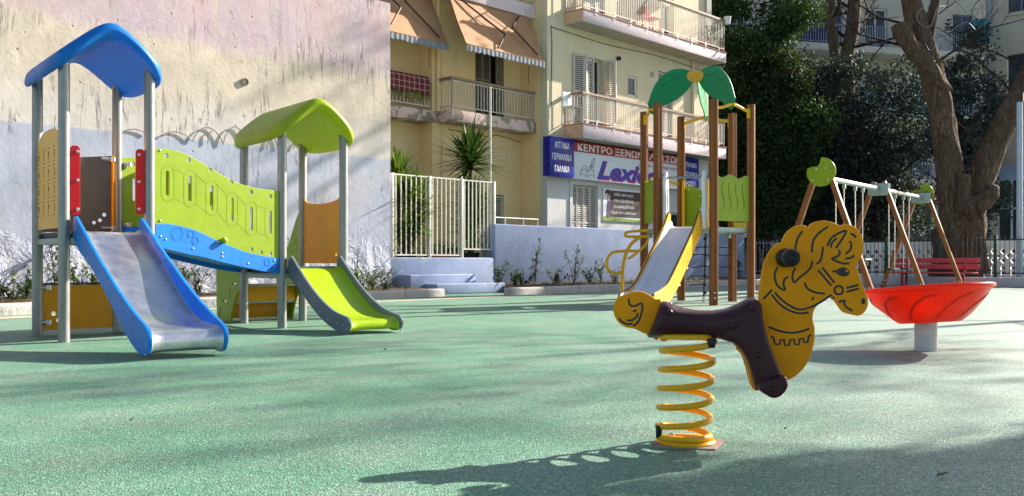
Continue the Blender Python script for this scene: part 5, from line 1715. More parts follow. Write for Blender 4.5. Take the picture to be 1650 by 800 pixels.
# --- slides
def slide(a0, a1, upper, lower, bed, side_mat, bed_mat, t_side, label):
    """side cheeks (q away from the tower, z) and a bed sheet between them"""
    def M(a): return frame((a, 0, 0), (0, -1, 0), (0, 0, 1))          # local x = q, y = z ; thickness along -a
    def shiftM(a, b0): return frame((a, b0, 0), (0, -1, 0), (0, 0, 1))
    return M
def build_slide(a_l, a_r, b0, upper, lower, bed, side_mat, bed_mat, label, th=.03, sub=7):
    sl = MB()
    bedp = smooth_line([Vector(p) for p in bed], sub)
    W = []
    n = len(bedp)
    mb = MB()
    aa = [a_l + .014, a_l + .04] + [a_l + .04 + (a_r - a_l - .08) * k / 6 for k in range(1, 6)] + [a_r - .04, a_r - .014]
    lift = [.022, .004] + [0] * 5 + [.004, .022]
    for i, p in enumerate(bedp):
        tn = (bedp[min(i + 1, n - 1)] - bedp[max(i - 1, 0)]).normalized()
        nn = Vector((-tn.y, tn.x))
        for a, l in zip(aa, lift):
            q = p + nn * l
            mb.v.append((a, b0 - q.x, q.y))
    m = len(aa)
    for i in range(n - 1):
        for j in range(m - 1):
            k = i * m + j
            mb.f.append((k, k + 1, k + m + 1, k + m))
    o = len(mb.v)
    for i, p in enumerate(bedp):
        tn = (bedp[min(i + 1, n - 1)] - bedp[max(i - 1, 0)]).normalized()
        nn = Vector((-tn.y, tn.x))
        for a in aa:
            q = p - nn * .018
            mb.v.append((a, b0 - q.x, q.y))
    for i in range(n - 1):
        for j in range(m - 1):
            k = o + i * m + j
            mb.f.append((k, k + m, k + m + 1, k + 1))
    slide_o = ps.part("slide", mb, bed_mat, label=label, smooth=50)
    outl = smooth_line([Vector(p) for p in upper], 6) + smooth_line([Vector(p) for p in lower], 6)
    for a in (a_l, a_r):
        Mx = frame((a, b0, 0), (0, -1, 0), (0, 0, 1))
        sd = ps.part("side_panel", MB().plate([tuple(p) for p in outl], th, Mx, bev=.005), side_mat, slide_o, smooth=30)
        sgn__ = -1 if a == a_l else 1
        ps_pts = []
        for i in range(3, n - 2, max(1, n // 9)):
            ps_pts.append((a + sgn__ * th / 2, b0 - bedp[i].x, bedp[i].y - .03))
        bolts(sd, ps_pts, (sgn__, 0, 0), .009, .006)
    return slide_o
blue_upper = [(-.02, 1.06), (.03, 1.085), (.10, 1.05), (.30, .945), (.55, .81), (.90, .64), (1.23, .485), (1.50, .375), (1.72, .295), (1.88, .245), (1.965, .20), (1.985, .13), (1.95, .05)]
blue_lower = [(1.88, .025), (1.78, .035), (1.61, .09), (1.42, .175), (1.23, .28), (.98, .42), (.73, .555), (.42, .69), (.17, .785), (.03, .87), (-.02, .96)]
blue_bed = [(-.03, .958), (.05, .955), (.14, .93), (.30, .845), (.60, .68), (.95, .475), (1.20, .335), (1.36, .262), (1.52, .222), (1.72, .205), (1.86, .195), (1.925, .165), (1.94, .115), (1.925, .07), (1.89, .05)]
build_slide(.085, BW - .085, -.03, blue_upper, blue_lower, blue_bed, BLUE, STAINLESS, "stainless steel slide with blue side panels")
gr_upper = [(-.02, .72), (.03, .755), (.09, .72), (.25, .60), (.48, .445), (.72, .315), (.95, .225), (1.14, .185), (1.24, .165), (1.285, .11), (1.26, .04)]
gr_lower = [(1.19, .018), (1.08, .02), (.90, .065), (.70, .14), (.48, .255), (.25, .40), (.08, .49), (.0, .56), (-.02, .62)]
gr_bed = [(-.03, .622), (.05, .618), (.13, .585), (.30, .46), (.50, .325), (.68, .225), (.84, .165), (1.00, .138), (1.14, .13), (1.215, .11), (1.235, .07), (1.22, .04)]
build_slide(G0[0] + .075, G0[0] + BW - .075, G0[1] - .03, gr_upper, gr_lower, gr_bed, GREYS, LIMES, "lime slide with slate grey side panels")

# --- bridge between the towers
Dp, bp = Vector((BW, 0)), Vector(G0)
BR = Plane(Dp, bp)
L = BR.L
top = smooth_line([Vector(BR(*p)) for p in ((250, 240), (266, 240), (285, 244), (305, 252), (330, 266), (360, 284), (385, 296), (415, 304), (448, 308))], 5)
top[0].x = .05; top[-1].x = L - .05
seam_px = ((250, 362), (270, 361.5), (290, 365), (315, 372), (345, 386), (375, 399), (400, 408), (425, 413), (448, 416))
seam = smooth_line([Vector(BR(*p)) for p in seam_px], 5)
seam[0].x = .05; seam[-1].x = L - .05
low_px = ((250, 398), (275, 404), (300, 410), (330, 416), (360, 424), (395, 432), (425, 438), (448, 441))
low = smooth_line([Vector(BR(*p)) for p in low_px], 5)
low[0].x = .05; low[-1].x = L - .05
tup = lambda P: [tuple(p) for p in P]
slots = [(269, 276, 316), (305, 284, 325), (340, 300, 339), (373, 319, 357), (404, 334, 372), (434.5, 340, 377)]
hs, sl_c = [], []
for (px, ya, yb_) in slots:
    t, zt_ = BR(px, ya); _, zb_ = BR(px, yb_)
    hs.append(stadium(t, zb_, zt_, .034)); sl_c.append((t, zb_, zt_))
for (px, py) in ((267, 251), (303, 258), (338, 273), (372, 293), (404, 310), (435, 317)):
    hs.append(circle(*BR(px, py), .021))
for (px, py) in ((404.5, 402), (420, 407), (435, 409)):
    hs.append(circle(*BR(px, py), .018))
near = ps.part("bridge_panel", MB().plate(tup(top) + tup(reversed(seam)), .02, BR.M(.0), hs, bev=.003), LIME, smooth=25, label="lime bridge panel with upright slots, near side")
# engraved outlines round the slots
eg = MB()
for (t, zb_, zt_) in sl_c:
    P = stadium(t, zb_ - .055, zt_ + .055, .135, 8); P.append(P[0])
    q = line_on(BR, P, .0103, .0011); eg.add(q.v, q.f)
for (a, b) in zip(sl_c, sl_c[1:]):
    for k, dz in ((2, .02), (1, -.02)):
        q = line_on(BR, [(a[0] + .068, a[k] + (.02 if k == 2 else -.02)), (b[0] - .068, b[k] + (.02 if k == 2 else -.02))], .0103, .0011); eg.add(q.v, q.f)
ps.part("engraving", eg, LIMEINK, near, smooth=0)
beam = ps.part("bridge_beam", MB().plate(tup([p + Vector((0, .0)) for p in seam]) + tup(reversed(low)), .024, BR.M(.006), bev=.003), BLUE, smooth=25, label="blue wavy bridge beam, near side")
eg = MB()
for (px, py, r) in ((283, 377, .075), (305, 378, .042), (312, 389, .042), (428, 424, .04)):
    t, z = BR(px, py)
    for rr in (r, r * .78):
        P = circle(t, z, rr, 6); P.append(P[0])
        q = line_on(BR, P, .0183, .0011); eg.add(q.v, q.f)
ps.part("engraving", eg, BLUEINK, beam, smooth=0)
bolts(beam, [BR.pt(*BR(px, py), .018) for px, py in ((257, 381), (265, 386), (309, 401), (356, 414), (356, 408), (440, 430), (398, 425), (440, 420))], BR.n(), .010, .007)
bolts(near, [BR.pt(*BR(px, py), .010) for px, py in ((257, 243), (257, 356))], BR.n(), .010, .010)
kz = BR(357, 388)
ps.part("lime_knob", MB().lathe([(.024, 0), (.034, .02), (.03, .045), (0, .055)], 16, frame(BR.pt(kz[0], kz[1], .018), (BR.e.x, BR.e.y, 0), (0, 0, 1))), LIME, beam)
ps.part("panel_foot", MB().boxb(0, 0, 0, 0, 0, 0) if False else MB().tube([BR.pt(kz[0] - .09, kz[1] - .02, .03), BR.pt(kz[0] - .01, kz[1] - .005, .04)], .006, 6), ZINC, beam)
# far side panel, from the back post of each tower
FP_ = Plane((BW, BD), (G0[0], G0[1] + BD))
kx = (FP_.L - .1) / (L - .1)
mp = lambda P: [(.05 + (p[0] - .05) * kx, p[1]) for p in P]
far = ps.part("bridge_panel", MB().plate(mp(tup(top)) + mp(tup(reversed(seam))), .02, FP_.M(0), [mp(h) for h in hs], bev=.003), LIME, smooth=25, label="lime bridge panel, far side")
ps.part("bridge_beam", MB().plate(mp(tup(seam)) + mp(tup(reversed(low))), .024, FP_.M(-.006), bev=.003), BLUE, smooth=25, label="blue bridge beam, far side")
clamp(far, FP_.pt(.05, 1.66, .03), (1, 0, 0), .024, .05); clamp(far, FP_.pt(.05, 1.06, .03), (1, 0, 0), .022, .05); clamp(far, FP_.pt(.05, .97, .03), (1, 0, 0), .022, .05)
# walking planks under the bridge
mid_low = [(p.x, p.y + .075) for p in low]
dk = MB()
for i in range(len(mid_low) - 1):
    (t0, z0), (t1, z1) = mid_low[i], mid_low[i + 1]
    a0, a1 = BR.pt(t0, z0, -.014), BR.pt(t1, z1, -.014)
    k0 = mp([(t0, z0)])[0]; k1 = mp([(t1, z1)])[0]
    b0_, b1_ = FP_.pt(k0[0], z0, .014), FP_.pt(k1[0], z1, .014)
    vs = []
    for (x, y, z) in (a0, a1, b1_, b0_):
        vs.append((x, y, z)); vs.append((x, y, z - .03))
    dk.add(vs, [(0, 2, 4, 6), (7, 5, 3, 1), (0, 1, 3, 2), (4, 5, 7, 6), (2, 3, 5, 4), (6, 7, 1, 0)])
ps.part("bridge_deck", dk, BLUE, smooth=0)

# --- panels of the lime tower
CD = Plane((G0[0] + BW, G0[1] + BD), (G0[0] + BW, G0[1]))
o0, o1 = .055, BD - .055
zt_, zb_ = 1.395, .675
out = [(o0, zb_), (o1, zb_), (o1, zt_ + .02)]
for k in range(1, 12):
    t = o1 - (o1 - o0) * k / 12
    out.append((t, zt_ - .045 * math.sin(math.pi * k / 12) ** .7))
out.append((o0, zt_ + .02))
am = ps.part("amber_panel", MB().plate(out, .02, CD.M(0), [circle(o1 - .1, zb_ + .10, .02)], bev=.003), ORANGE, smooth=25)
bolts(am, [CD.pt(t, z, -.011) for t in (.38, .6) for z in (.92, 1.22)], tuple(-x for x in CD.n()), .008, .004)
for z in (1.34, .72):
    clamp(am, CD.pt(.02, z, -.035), Vector((0, -1, 0)), .02, .06)
    clamp(am, CD.pt(BD - .08, z, -.035), Vector((0, -1, 0)), .02, .06)
ps.part("threshold", MB().boxb(G0[0] + .05, G0[0] + BW - .05, G0[1] + .02, G0[1] + .05, .60, .645), GALV)

# stair behind the lime tower, between two lime cheeks that rise into handrails
def cheek(a, label):
    b0 = G0[1] + BD
    # x = distance behind the post line
    out = [(-.02, 1.33), (.02, 1.345), (.08, 1.32), (.18, 1.22), (.30, 1.05), (.42, .88), (.55, .79), (.66, .74), (.72, .66), (.74, .52), (.735, .25), (.72, .02),
           (.30, .0), (.285, .09), (.23, .21), (.16, .30), (.07, .36), (.02, .385), (-.02, .39)]
    sm = smooth_line([Vector(p) for p in out[:11]], 4)
    pts = [tuple(p) for p in sm] + out[11:12] + [tuple(p) for p in smooth_line([Vector(p) for p in out[12:]], 4)]
    def sl_(x, z, dx, dz, w=.028):
        d = Vector((dx, dz)).normalized(); n = Vector((-d.y, d.x)); c = Vector((x, z)); Lh = Vector((dx, dz)).length / 2
        return [tuple(c + d * Lh * s + n * w / 2 * k) for s, k in ((-1, -1), (1, -1), (1, 1), (-1, 1))]
    hs_ = [sl_(.10, 1.13, .07, -.11), sl_(.20, .93, .07, -.11), sl_(.20, .44, .10, 0, .02), sl_(.32, .335, 0, .14, .018), sl_(.47, .23, .13, 0, .02), sl_(.62, .10, 0, .14, .018), sl_(.68, .60, 0, .10, .02)]
    M = frame((a, b0, 0), (0, 1, 0), (0, 0, 1))
    return ps.part("stair_cheek", MB().plate(pts, .022, M, hs_, bev=.003), LIME, smooth=25)
cheek(G0[0] + .0 - .02, ""); cheek(G0[0] + BW + .02, "")
bb = G0[1] + BD
for (b, z0, z1) in ((bb + .22, .235, .41), (bb + .47, .03, .205)):
    ps.part("stair_riser", MB().boxb(G0[0] - .007, G0[0] + BW + .007, b - .01, b + .01, z0, z1), ORANGE, bevel=.003)
for (b0_, b1_, z) in ((bb + .02, bb + .24, .425), (bb + .235, bb + .50, .222)):
    ps.part("stair_tread", MB().boxb(G0[0] - .007, G0[0] + BW + .007, b0_, b1_, z - .012, z + .012), GALV, bevel=.003)

# ------------------------------------------------------------------ palm tower
TC = Vector((3.09, 15.6, 0)); TR = .90; TA0 = -84
def hexp(k, r=TR): a = R(TA0 + 60 * k); return Vector((r * math.cos(a), r * math.sin(a), 0))
pt = Thing("palm_tower", "six post timber tower with green palm leaves on top, a steel slide and lime panels", "playground tower", TC, 0)
PZ = 3.25
NV = {}
for k in range(6):
    c = hexp(k); a = R(TA0 + 60 * k)
    M = Matrix.Translation(c) @ Matrix.Rotation(a, 4, 'Z')
    h = .058
    # square post with grooved faces
    pr = []
    for q in range(4):
        for (x, y) in ((-h + .010, -h), (-.016, -h), (-.010, -h + .010), (.010, -h + .010), (.016, -h), (h - .010, -h), (h, -h + .010)):
            an = q * math.pi / 2
            pr.append((x * math.cos(an) - y * math.sin(an), x * math.sin(an) + y * math.cos(an)))
    mb = MB(); n = len(pr)
    vs = [(x, y, z) for z in (0, PZ) for x, y in pr]
    fsx = [(i, (i + 1) % n, n + (i + 1) % n, n + i) for i in range(n)] + [tuple(range(n, 2 * n))]
    mb.add(vs, fsx, M)
    po = pt.part("post", mb, WOODP, smooth=30)
    d = c.normalized()
    bolts(po, [c + d * .058 + Vector((0, 0, z)) for z in (.12, .20)], d, .018, .012)
    pt.part("post_cap", MB().boxb(-.056, .056, -.056, .056, PZ + .001, PZ + .008, M), mat("brown cap", (.16, .06, .02), .5), po)
ZD = 1.24
hx = [tuple((hexp(k, TR - .02)).xy) for k in range(6)]
dk_ = pt.part("deck", MB().plate(hx, .07, Matrix.Translation((0, 0, ZD - .035)), bev=.004), GALV, smooth=25)
for k in range(6):
    a, b = hexp(k, TR - .06), hexp(k + 1, TR - .06)
    d = (b - a).normalized()
    pt.part("deck_bracket", MB().boxb(-.05, .05, -.04, .04, -.15, -.072, Matrix.Translation(a * .96 + Vector((0, 0, ZD))) @ Matrix.Rotation(R(TA0 + 60 * k), 4, 'Z')), GALV, dk_, bevel=.006)
class HexPlane:
    def __init__(s, k, off=0.0):
        s.a = hexp(k); s.b = hexp(k + 1); s.e = (s.b - s.a).normalized(); s.L = (s.b - s.a).length
        s.n_ = Vector((s.e.y, -s.e.x, 0)); s.off = off
    def M(s, off=0.0):
        o = s.a + s.n_ * off
        return frame((o.x, o.y, 0), s.e, (0, 0, 1))
    def pt(s, t, z, off=0.0): return s.a + s.e * t + s.n_ * off + Vector((0, 0, z))
def wavy_panel(k, z0, z1, holes=True, color=LIME, label=None):
    hp = HexPlane(k)
    a0, a1 = .06, hp.L - .06
    top = [(a1 + (a0 - a1) * i / 20, z1 + .028 * math.sin(i / 20 * 12.5 + .6)) for i in range(21)]
    hs_ = []
    if holes:
        for j in range(4):
            t = a0 + (a1 - a0) * (j + .9) / 4.8
            pts = []
            for sgn__ in (1, -1):
                rng = range(0, 13) if sgn__ > 0 else range(12, -1, -1)
                for i in rng:
                    z = z0 + .17 + (z1 - z0 - .27) * i / 12
                    w = .010 * math.sin(math.pi * min(1, max(0, i / 12))) ** .4 + .003
                    pts.append((t + .028 * math.sin(i / 12 * 6.28) + sgn__ * w, z))
            hs_.append(pts)
    p_ = pt.part("lime_panel", MB().plate([(a0, z0), (a1, z0)] + top, .02, hp.M(0), hs_, bev=.003), color, smooth=25, label=label)
    return p_
# edge k runs from post k to post k+1; posts: 0 front, 1 right front, 2 right back, 3 back, 4 left back, 5 left front
wavy_panel(0, ZD + .10, ZD + .82, label="lime panel with four wavy slots, right front")
wavy_panel(4, ZD + .10, ZD + .82, label="lime panel with wavy slots, left")
hp = HexPlane(2)
out = [(.0, 0)] if False else None
sh = [(hp.L - .07, ZD + .06), (hp.L - .36, ZD + .06), (hp.L - .40, ZD + .14), (hp.L - .33, ZD + .28), (hp.L - .34, ZD + .38), (hp.L - .42, ZD + .52), (hp.L - .40, ZD + .66), (hp.L - .30, ZD + .74), (hp.L - .18, ZD + .78), (hp.L - .07, ZD + .78)]
gp2 = pt.part("lime_panel", MB().plate([tuple(p) for p in smooth_line([Vector(p) for p in sh], 3)], .02, hp.M(.0), bev=.003), LIME, smooth=25, label="lime panel with a wavy edge, at the back")
bolts(gp2, [hp.pt(hp.L - .36 + dx, ZD + z, -.011) for dx, z in ((.03, .60), (.03, .30), (.22, .72), (.06, .12))], -hp.n_, .018, .01)
hp1 = HexPlane(1)
pt.part("low_panel", MB().plate([(.06, ZD + .02), (hp1.L - .06, ZD + .02), (hp1.L - .06, ZD + .12), (.06, ZD + .10)], .02, hp1.M(0), bev=.003), mat("yellow lime plastic", (.62, .56, .02), .4), smooth=25)
# yellow tubes rising from the deck at the back, and the steel bar at the slide head
for (k, t) in ((2, .84), (2, .42)):
    hpq = HexPlane(k)
    pt.part("grab_pole", MB().tube([hpq.pt(t, ZD, -.07), hpq.pt(t, ZD + .88, -.07)], .03, 12), SPRINGY)
hp3 = HexPlane(3)
pt.part("yellow_rail", MB().tube([hp3.pt(.06, ZD + .82, 0), hp3.pt(.35, ZD + .86, .02), hp3.pt(hp3.L - .06, ZD + .80, 0)], .025, 10), SPRINGY)
hp5 = HexPlane(5)
pt.part("steel_bar", MB().tube([hp5.pt(.05, ZD + .80, .0), hp5.pt(hp5.L - .05, ZD + .80, .0)], .02, 10), STEEL)
# curved yellow bars linking the post tops
for k in (0, 2, 4):
    h_ = HexPlane(k)
    mids = .5 * h_.L
    b_ = pt.part("top_bar", MB().tube(smooth_line([h_.pt(.05, PZ - .12), h_.pt(.2, PZ - .10), h_.pt(mids, PZ - .03), h_.pt(h_.L - .2, PZ - .08), h_.pt(h_.L - .05, PZ - .12)], 6), .026, 10), SPRINGY)
    for t in (.062, h_.L - .062):
        pt.part("bar_bracket", MB().boxb(-.012, .012, -.03, .03, -.09, .07, Matrix.Translation(h_.pt(t, PZ - .13)) @ Matrix.Rotation(math.atan2(h_.e.y, h_.e.x), 4, 'Z')), SPRINGY, b_, bevel=.004)
    # palm leaf: a flat upright panel from the crown joint out and down to the bar
    rdir = (h_.pt(mids, 0) - Vector((0, 0, 0))).normalized()
    Ml = frame((0, 0, 0), rdir, (0, 0, 1))
    ro = h_.pt(mids, 0).length
    ctr = PZ + .53
    up_ = [(.04, ctr + .06), (.14, ctr + .11), (.28, ctr + .135), (.46, ctr + .10), (.63, ctr - .03), (.75, ctr - .22), (ro + .05, ctr - .46)]
    dn_ = [(ro + .025, ctr - .60), (ro - .04, ctr - .64), (ro - .10, ctr - .60), (ro - .14, ctr - .56), (.54, ctr - .48), (.35, ctr - .39), (.17, ctr - .24), (.06, ctr - .09)]
    o_l = [tuple(p) for p in smooth_line([Vector(p) for p in up_], 5)] + [tuple(p) for p in smooth_line([Vector(p) for p in dn_], 5)]
    lf = pt.part("palm_leaf", MB().plate(o_l, .02, Ml, bev=.003), LEAFG, smooth=25)
    vn = MB()
    for pts in ([(.10, ctr + .0), (.35, ctr - .02), (.58, ctr - .16), (.72, ctr - .42)], [(.35, ctr - .02), (.46, ctr + .03)], [(.35, ctr - .02), (.36, ctr - .16)], [(.55, ctr - .13), (.66, ctr - .12)], [(.55, ctr - .13), (.50, ctr - .28)]):
        for s_ in (-.0105, .0105):
            q = MB().tube([tuple(Ml @ Vector((p[0], p[1], s_))) for p in smooth_line([Vector(p) for p in pts], 4)], .0035, 4); vn.add(q.v, q.f)
    pt.part("leaf_vein", vn, mat("leaf groove", (.01, .13, .06), .6), lf, smooth=0)
    pt.part("bar_clamp", MB().lathe([(.05, -.02), (.05, .02)], 16, Matrix.Translation(h_.pt(mids, PZ - .035))), SPRINGY, b_)
    jt = MB().plate([tuple(p) for p in smooth_line([Vector(p) for p in ((.0, ctr - .085), (.10, ctr - .075), (.165, ctr - .02), (.16, ctr + .05), (.10, ctr + .095), (.0, ctr + .08))], 4)], .008, Ml @ Matrix.Translation((0, 0, .016)), bev=.002)
    q = MB().plate([tuple(p) for p in smooth_line([Vector(p) for p in ((.0, ctr - .085), (.10, ctr - .075), (.165, ctr - .02), (.16, ctr + .05), (.10, ctr + .095), (.0, ctr + .08))], 4)], .008, Ml @ Matrix.Translation((0, 0, -.016)), bev=.002)
    jt.add(q.v, q.f)
    jo = pt.part("crown_joint", jt, SPRINGY, smooth=25)
    for s_ in (-1, 1):
        bolts(jo, [Ml @ Vector((x, z, s_ * .021)) for x, z in ((.07, ctr + .06), (.13, ctr + .03), (.12, ctr - .04), (.06, ctr - .05))], (Ml.to_3x3() @ Vector((0, 0, s_))), .014, .008)
# slide
sd_dir = -hp5.n_ if hp5.n_.dot(hp5.pt(.4, 0)) < 0 else hp5.n_
sd_dir = Matrix.Rotation(R(-6), 3, 'Z') @ sd_dir
smid = hp5.pt(hp5.L / 2, 0)
Ms = frame((smid.x, smid.y, 0), sd_dir, (0, 0, 1))     # x = q outwards, y = z, Z = sideways
bedp = smooth_line([Vector(p) for p in ((-.05, ZD + .005), (.06, ZD), (.18, ZD - .07), (.6, ZD - .40), (1.1, ZD - .78), (1.45, ZD - 1.00), (1.65, ZD - 1.08), (1.85, ZD - 1.09), (2.0, ZD - 1.10), (2.03, ZD - 1.16))], 6)
mb = MB(); wid = .245
prof = [(-wid, .10), (-wid + .006, .04), (-wid + .04, .008), (-wid * .5, 0), (0, 0), (wid * .5, 0), (wid - .04, .008), (wid - .006, .04), (wid, .10)]
n = len(bedp)
for i, p in enumerate(bedp):
    tn = (bedp[min(i + 1, n - 1)] - bedp[max(i - 1, 0)]).normalized(); nn = Vector((-tn.y, tn.x))
    for s_, l in prof:
        q = p + nn * l
        mb.v.append(tuple(Ms @ Vector((q.x, q.y, s_))))
m = len(prof)
for i in range(n - 1):
    for j in range(m - 1):
        k = i * m + j; mb.f.append((k, k + m, k + m + 1, k + 1))
so = pt.part("slide", mb, SLIDEW, smooth=50)
up_ = [(-.02, ZD + .22), (.06, ZD + .25), (.16, ZD + .17), (.35, ZD - .02), (.8, ZD - .36), (1.2, ZD - .66), (1.5, ZD - .86), (1.75, ZD - .95), (2.02, ZD - 1.0), (2.09, ZD - 1.08)]
dn_ = [(2.05, ZD - 1.20), (1.85, ZD - 1.22), (1.5, ZD - 1.15), (1.1, ZD - .93), (.6, ZD - .55), (.15, ZD - .20), (.0, ZD - .10)]
o_l = [tuple(p) for p in smooth_line([Vector(p) for p in up_], 5)] + [tuple(p) for p in smooth_line([Vector(p) for p in dn_], 5)]
for s_ in (-1, 1):
    sdp = pt.part("side_panel", MB().plate(o_l, .028, Ms @ Matrix.Translation((0, 0, s_ * (wid + .018))), bev=.004), SPRINGY, so, smooth=25)
    pt.part("dark_edge", MB().tube([tuple(Ms @ Vector((p[0], p[1] + .004, s_ * (wid + .002)))) for p in o_l[:46]], .010, 5), DARKMET, sdp)
    bolts(sdp, [Ms @ Vector((q_, ZD - .30 - q_ * .72 + .15, s_ * (wid + .033))) for q_ in (.35, .7, 1.05, 1.4)], Ms.to_3x3() @ Vector((0, 0, s_)), .016, .01)
    # white grab panels at the slide head
    gpn = [(-.05, ZD + .02), (.06, ZD + .02), (.09, ZD + .2), (.07, ZD + .45), (.10, ZD + .62), (.09, ZD + .80), (.04, ZD + .90), (-.02, ZD + .84), (-.06, ZD + .5)]
    gw = pt.part("grab_panel", MB().plate([tuple(p) for p in smooth_line([Vector(p) for p in gpn], 4, True)], .05, Ms @ Matrix.Translation((0, 0, s_ * (wid + .075))), [stadium(.01, ZD + .25, ZD + .62, .05)], bev=.006), WHITEP, smooth=25)
# bent yellow climbing tube on the left
lx = Vector((-1.22, -.05, 0)); 
def LT(x, z, dy=0): return Vector(((x - CX) / F * 15.55 - TC.x, -.05 + dy, H + (CY - z) / F * 15.55))
cl_ = pt.part("climbing_pole", MB().tube(smooth_line([LT(1003, 488), LT(1003, 440), LT(1007, 415), LT(1016, 395), LT(1031, 382)], 6), .030, 12), SPRINGY)
pt.part("climbing_loop", MB().tube(smooth_line([LT(1030, 405), LT(1004, 405), LT(986, 408), LT(978, 420), LT(980, 435), LT(990, 440), LT(1003, 440)], 6), .026, 10), SPRINGY, cl_)
pt.part("climbing_loop", MB().tube(smooth_line([LT(1045, 372), LT(1020, 373), LT(1008, 376), LT(1009, 381), LT(1022, 382), LT(1046, 381)], 6), .024, 10), SPRINGY, cl_)
pt.part("climbing_loop", MB().tube(smooth_line([LT(1012, 418), LT(1026, 408), LT(1040, 395), LT(1045, 385)], 6), .022, 10), SPRINGY, cl_)
# rope net below the deck
hpn = HexPlane(2)
def RT(px, py, Y=15.9): return Vector(((px - CX) / F * Y - TC.x, Y - TC.y, H + (CY - py) / F * Y))
net = pt.part("rope_net", MB().tube([RT(1137, 376), RT(1136, 430), RT(1134, 478)], .016, 8), ROPE)
for (x0, y0, x1, y1) in ((1118, 400, 1136, 398), (1136, 398, 1182, 400), (1100, 412, 1136, 410), (1136, 412, 1184, 412), (1115, 432, 1136, 429), (1136, 429, 1182, 432), (1112, 446, 1136, 445), (1136, 445, 1180, 450), (1112, 460, 1136, 458)):
    pt.part("rope", MB().tube([RT(x0, y0, 16.1 if x0 < 1136 else 15.9), RT(x1, y1, 15.9 if x1 < 1150 else 16.1)], .010, 6), ROPE, net)
for y in (385, 398, 411, 429, 445, 459, 472):
    pt.part("rope_knot", MB().lathe([(0, -.03), (.026, -.02), (.03, 0), (.026, .02), (0, .03)], 10, Matrix.Translation(RT(1136, y))), BLACK, net)
pt.part("rope_anchor", MB().tube([RT(1134, 478), RT(1134, 491)], [.02, .03], 8), ZINC, net)

# ------------------------------------------------------------------ spring horse
HB = gpt(1105, 715)
SC_ = F / HB.y
HYAW = R(-7)
hz = Thing("spring_horse", "golden yellow horse spring rider with brown seat in the near foreground", "spring rider", HB, HYAW)
def hp_(px, py, y=0.0):
    """photo pixel traced onto the horse's own upright plane, y metres behind it"""
    ex, ey = math.cos(HYAW), math.sin(HYAW)
    ox, oy = HB.x - ey * y, HB.y + ex * y
    k = (px - CX) / F
    t = (k * oy - ox) / (ex - k * ey)
    return (t, H + (CY - py) / F * (oy + t * ey))
def HM(y): return frame((0, y, 0), (1, 0, 0), (0, 0, 1))       # local Z = -Y, towards the camera
head_px = [(1222, 487), (1224, 462), (1229, 430), (1238, 408), (1251, 393), (1259, 390), (1265, 377), (1278, 366), (1293, 363), (1301, 366), (1308, 360), (1325, 356), (1342, 359), (1352, 364), (1362, 362),
           (1376, 366), (1386, 377), (1390, 392), (1389, 408), (1381, 423), (1378, 428), (1383, 442), (1390, 462), (1397, 481), (1397, 494), (1391, 504), (1382, 509), (1371, 507), (1358, 503), (1350, 494), (1343, 484), (1337, 480),
           (1326, 486), (1316, 493), (1310, 503), (1309, 516), (1312, 530), (1311, 552), (1304, 577), (1290, 598), (1268, 612), (1245, 600), (1225, 560)]
outl = [tuple(p) for p in smooth_line([Vector(hp_(*p)) for p in head_px], 4, True)]
TH_ = .024
hd = hz.part("head_panel", MB().plate(outl, TH_, HM(0), bev=.0035), HORSEY, smooth=25)
mk = MB()
def groove(pts, sm=True, r=.0050, closed=False):
    q = [Vector(hp_(*p)) for p in pts]
    q = smooth_line(q, 5, closed) if sm else q
    for y in (-TH_ / 2 + .0006, TH_ / 2 - .0006):
        t_ = MB().tube([(p.x, y, p.y) for p in q] , [r * .96] * len(q), 6, closed=closed)
        # flatten to an inlay
        vs = [(v[0], y + (v[1] - y) * .35, v[2]) for v in t_.v]
        mk.add(vs, t_.f)
# pixel = 1200 + x/2.668 , 340 + y/2.668 of the enlarged view
Z3 = lambda *pts: [(1200 + x / 2.668, 340 + y / 2.668) for x, y in pts]
for pts in ([(246, 86), (225, 120), (215, 165), (218, 212)], [(355, 69), (318, 95), (292, 130), (286, 180)], [(352, 152), (368, 120), (395, 100), (432, 86), (418, 118), (388, 162)], [(367, 158), (372, 138), (392, 118)],
            [(452, 98), (464, 104), (475, 116)], [(447, 130), (455, 145), (450, 168), (430, 186)], [(429, 205), (450, 203), (468, 192)], [(400, 168), (406, 182), (392, 198), (372, 205), (395, 218), (420, 226), (447, 226)],
            [(334, 155), (330, 185), (322, 215), (306, 229)], [(287, 215), (283, 240), (262, 265), (235, 285), (212, 307), (203, 290), (206, 265), (215, 244)],
            [(139, 242), (127, 272), (132, 308), (150, 332), (171, 340), (164, 315), (170, 293), (184, 284)], [(78, 379), (98, 358), (115, 338)], [(127, 350), (160, 385), (200, 412), (238, 424), (285, 412), (330, 388), (370, 360)],
            [(114, 360), (150, 402), (195, 430), (235, 440), (272, 436)], [(254, 308), (268, 334), (300, 350), (342, 356)], [(292, 370), (288, 384)], [(330, 243), (383, 310)], [(312, 254), (370, 322)],
            [(434, 332), (485, 318)], [(434, 348), (487, 334)], [(402, 394), (415, 386), (432, 388)], [(422, 390), (432, 412), (460, 430)], [(372, 378), (382, 370)],
            [(101, 498), (145, 515), (190, 523), (235, 519), (275, 506)], [(374, 259), (400, 262)]):
    groove(Z3(*pts))
groove(Z3((110, 538), (122, 545), (128, 572), (147, 573), (152, 554), (166, 552), (171, 577), (188, 577), (194, 552), (210, 552), (214, 574), (230, 574), (233, 550), (249, 548), (254, 566), (268, 564), (272, 540), (283, 531)), sm=False)
groove(Z3(*[(401 + 18 * math.cos(a), 341 + 18 * math.sin(a)) for a in [k * math.pi / 6 for k in range(12)]]), closed=True)
hz.part("engraving", mk, INK, hd, smooth=0)
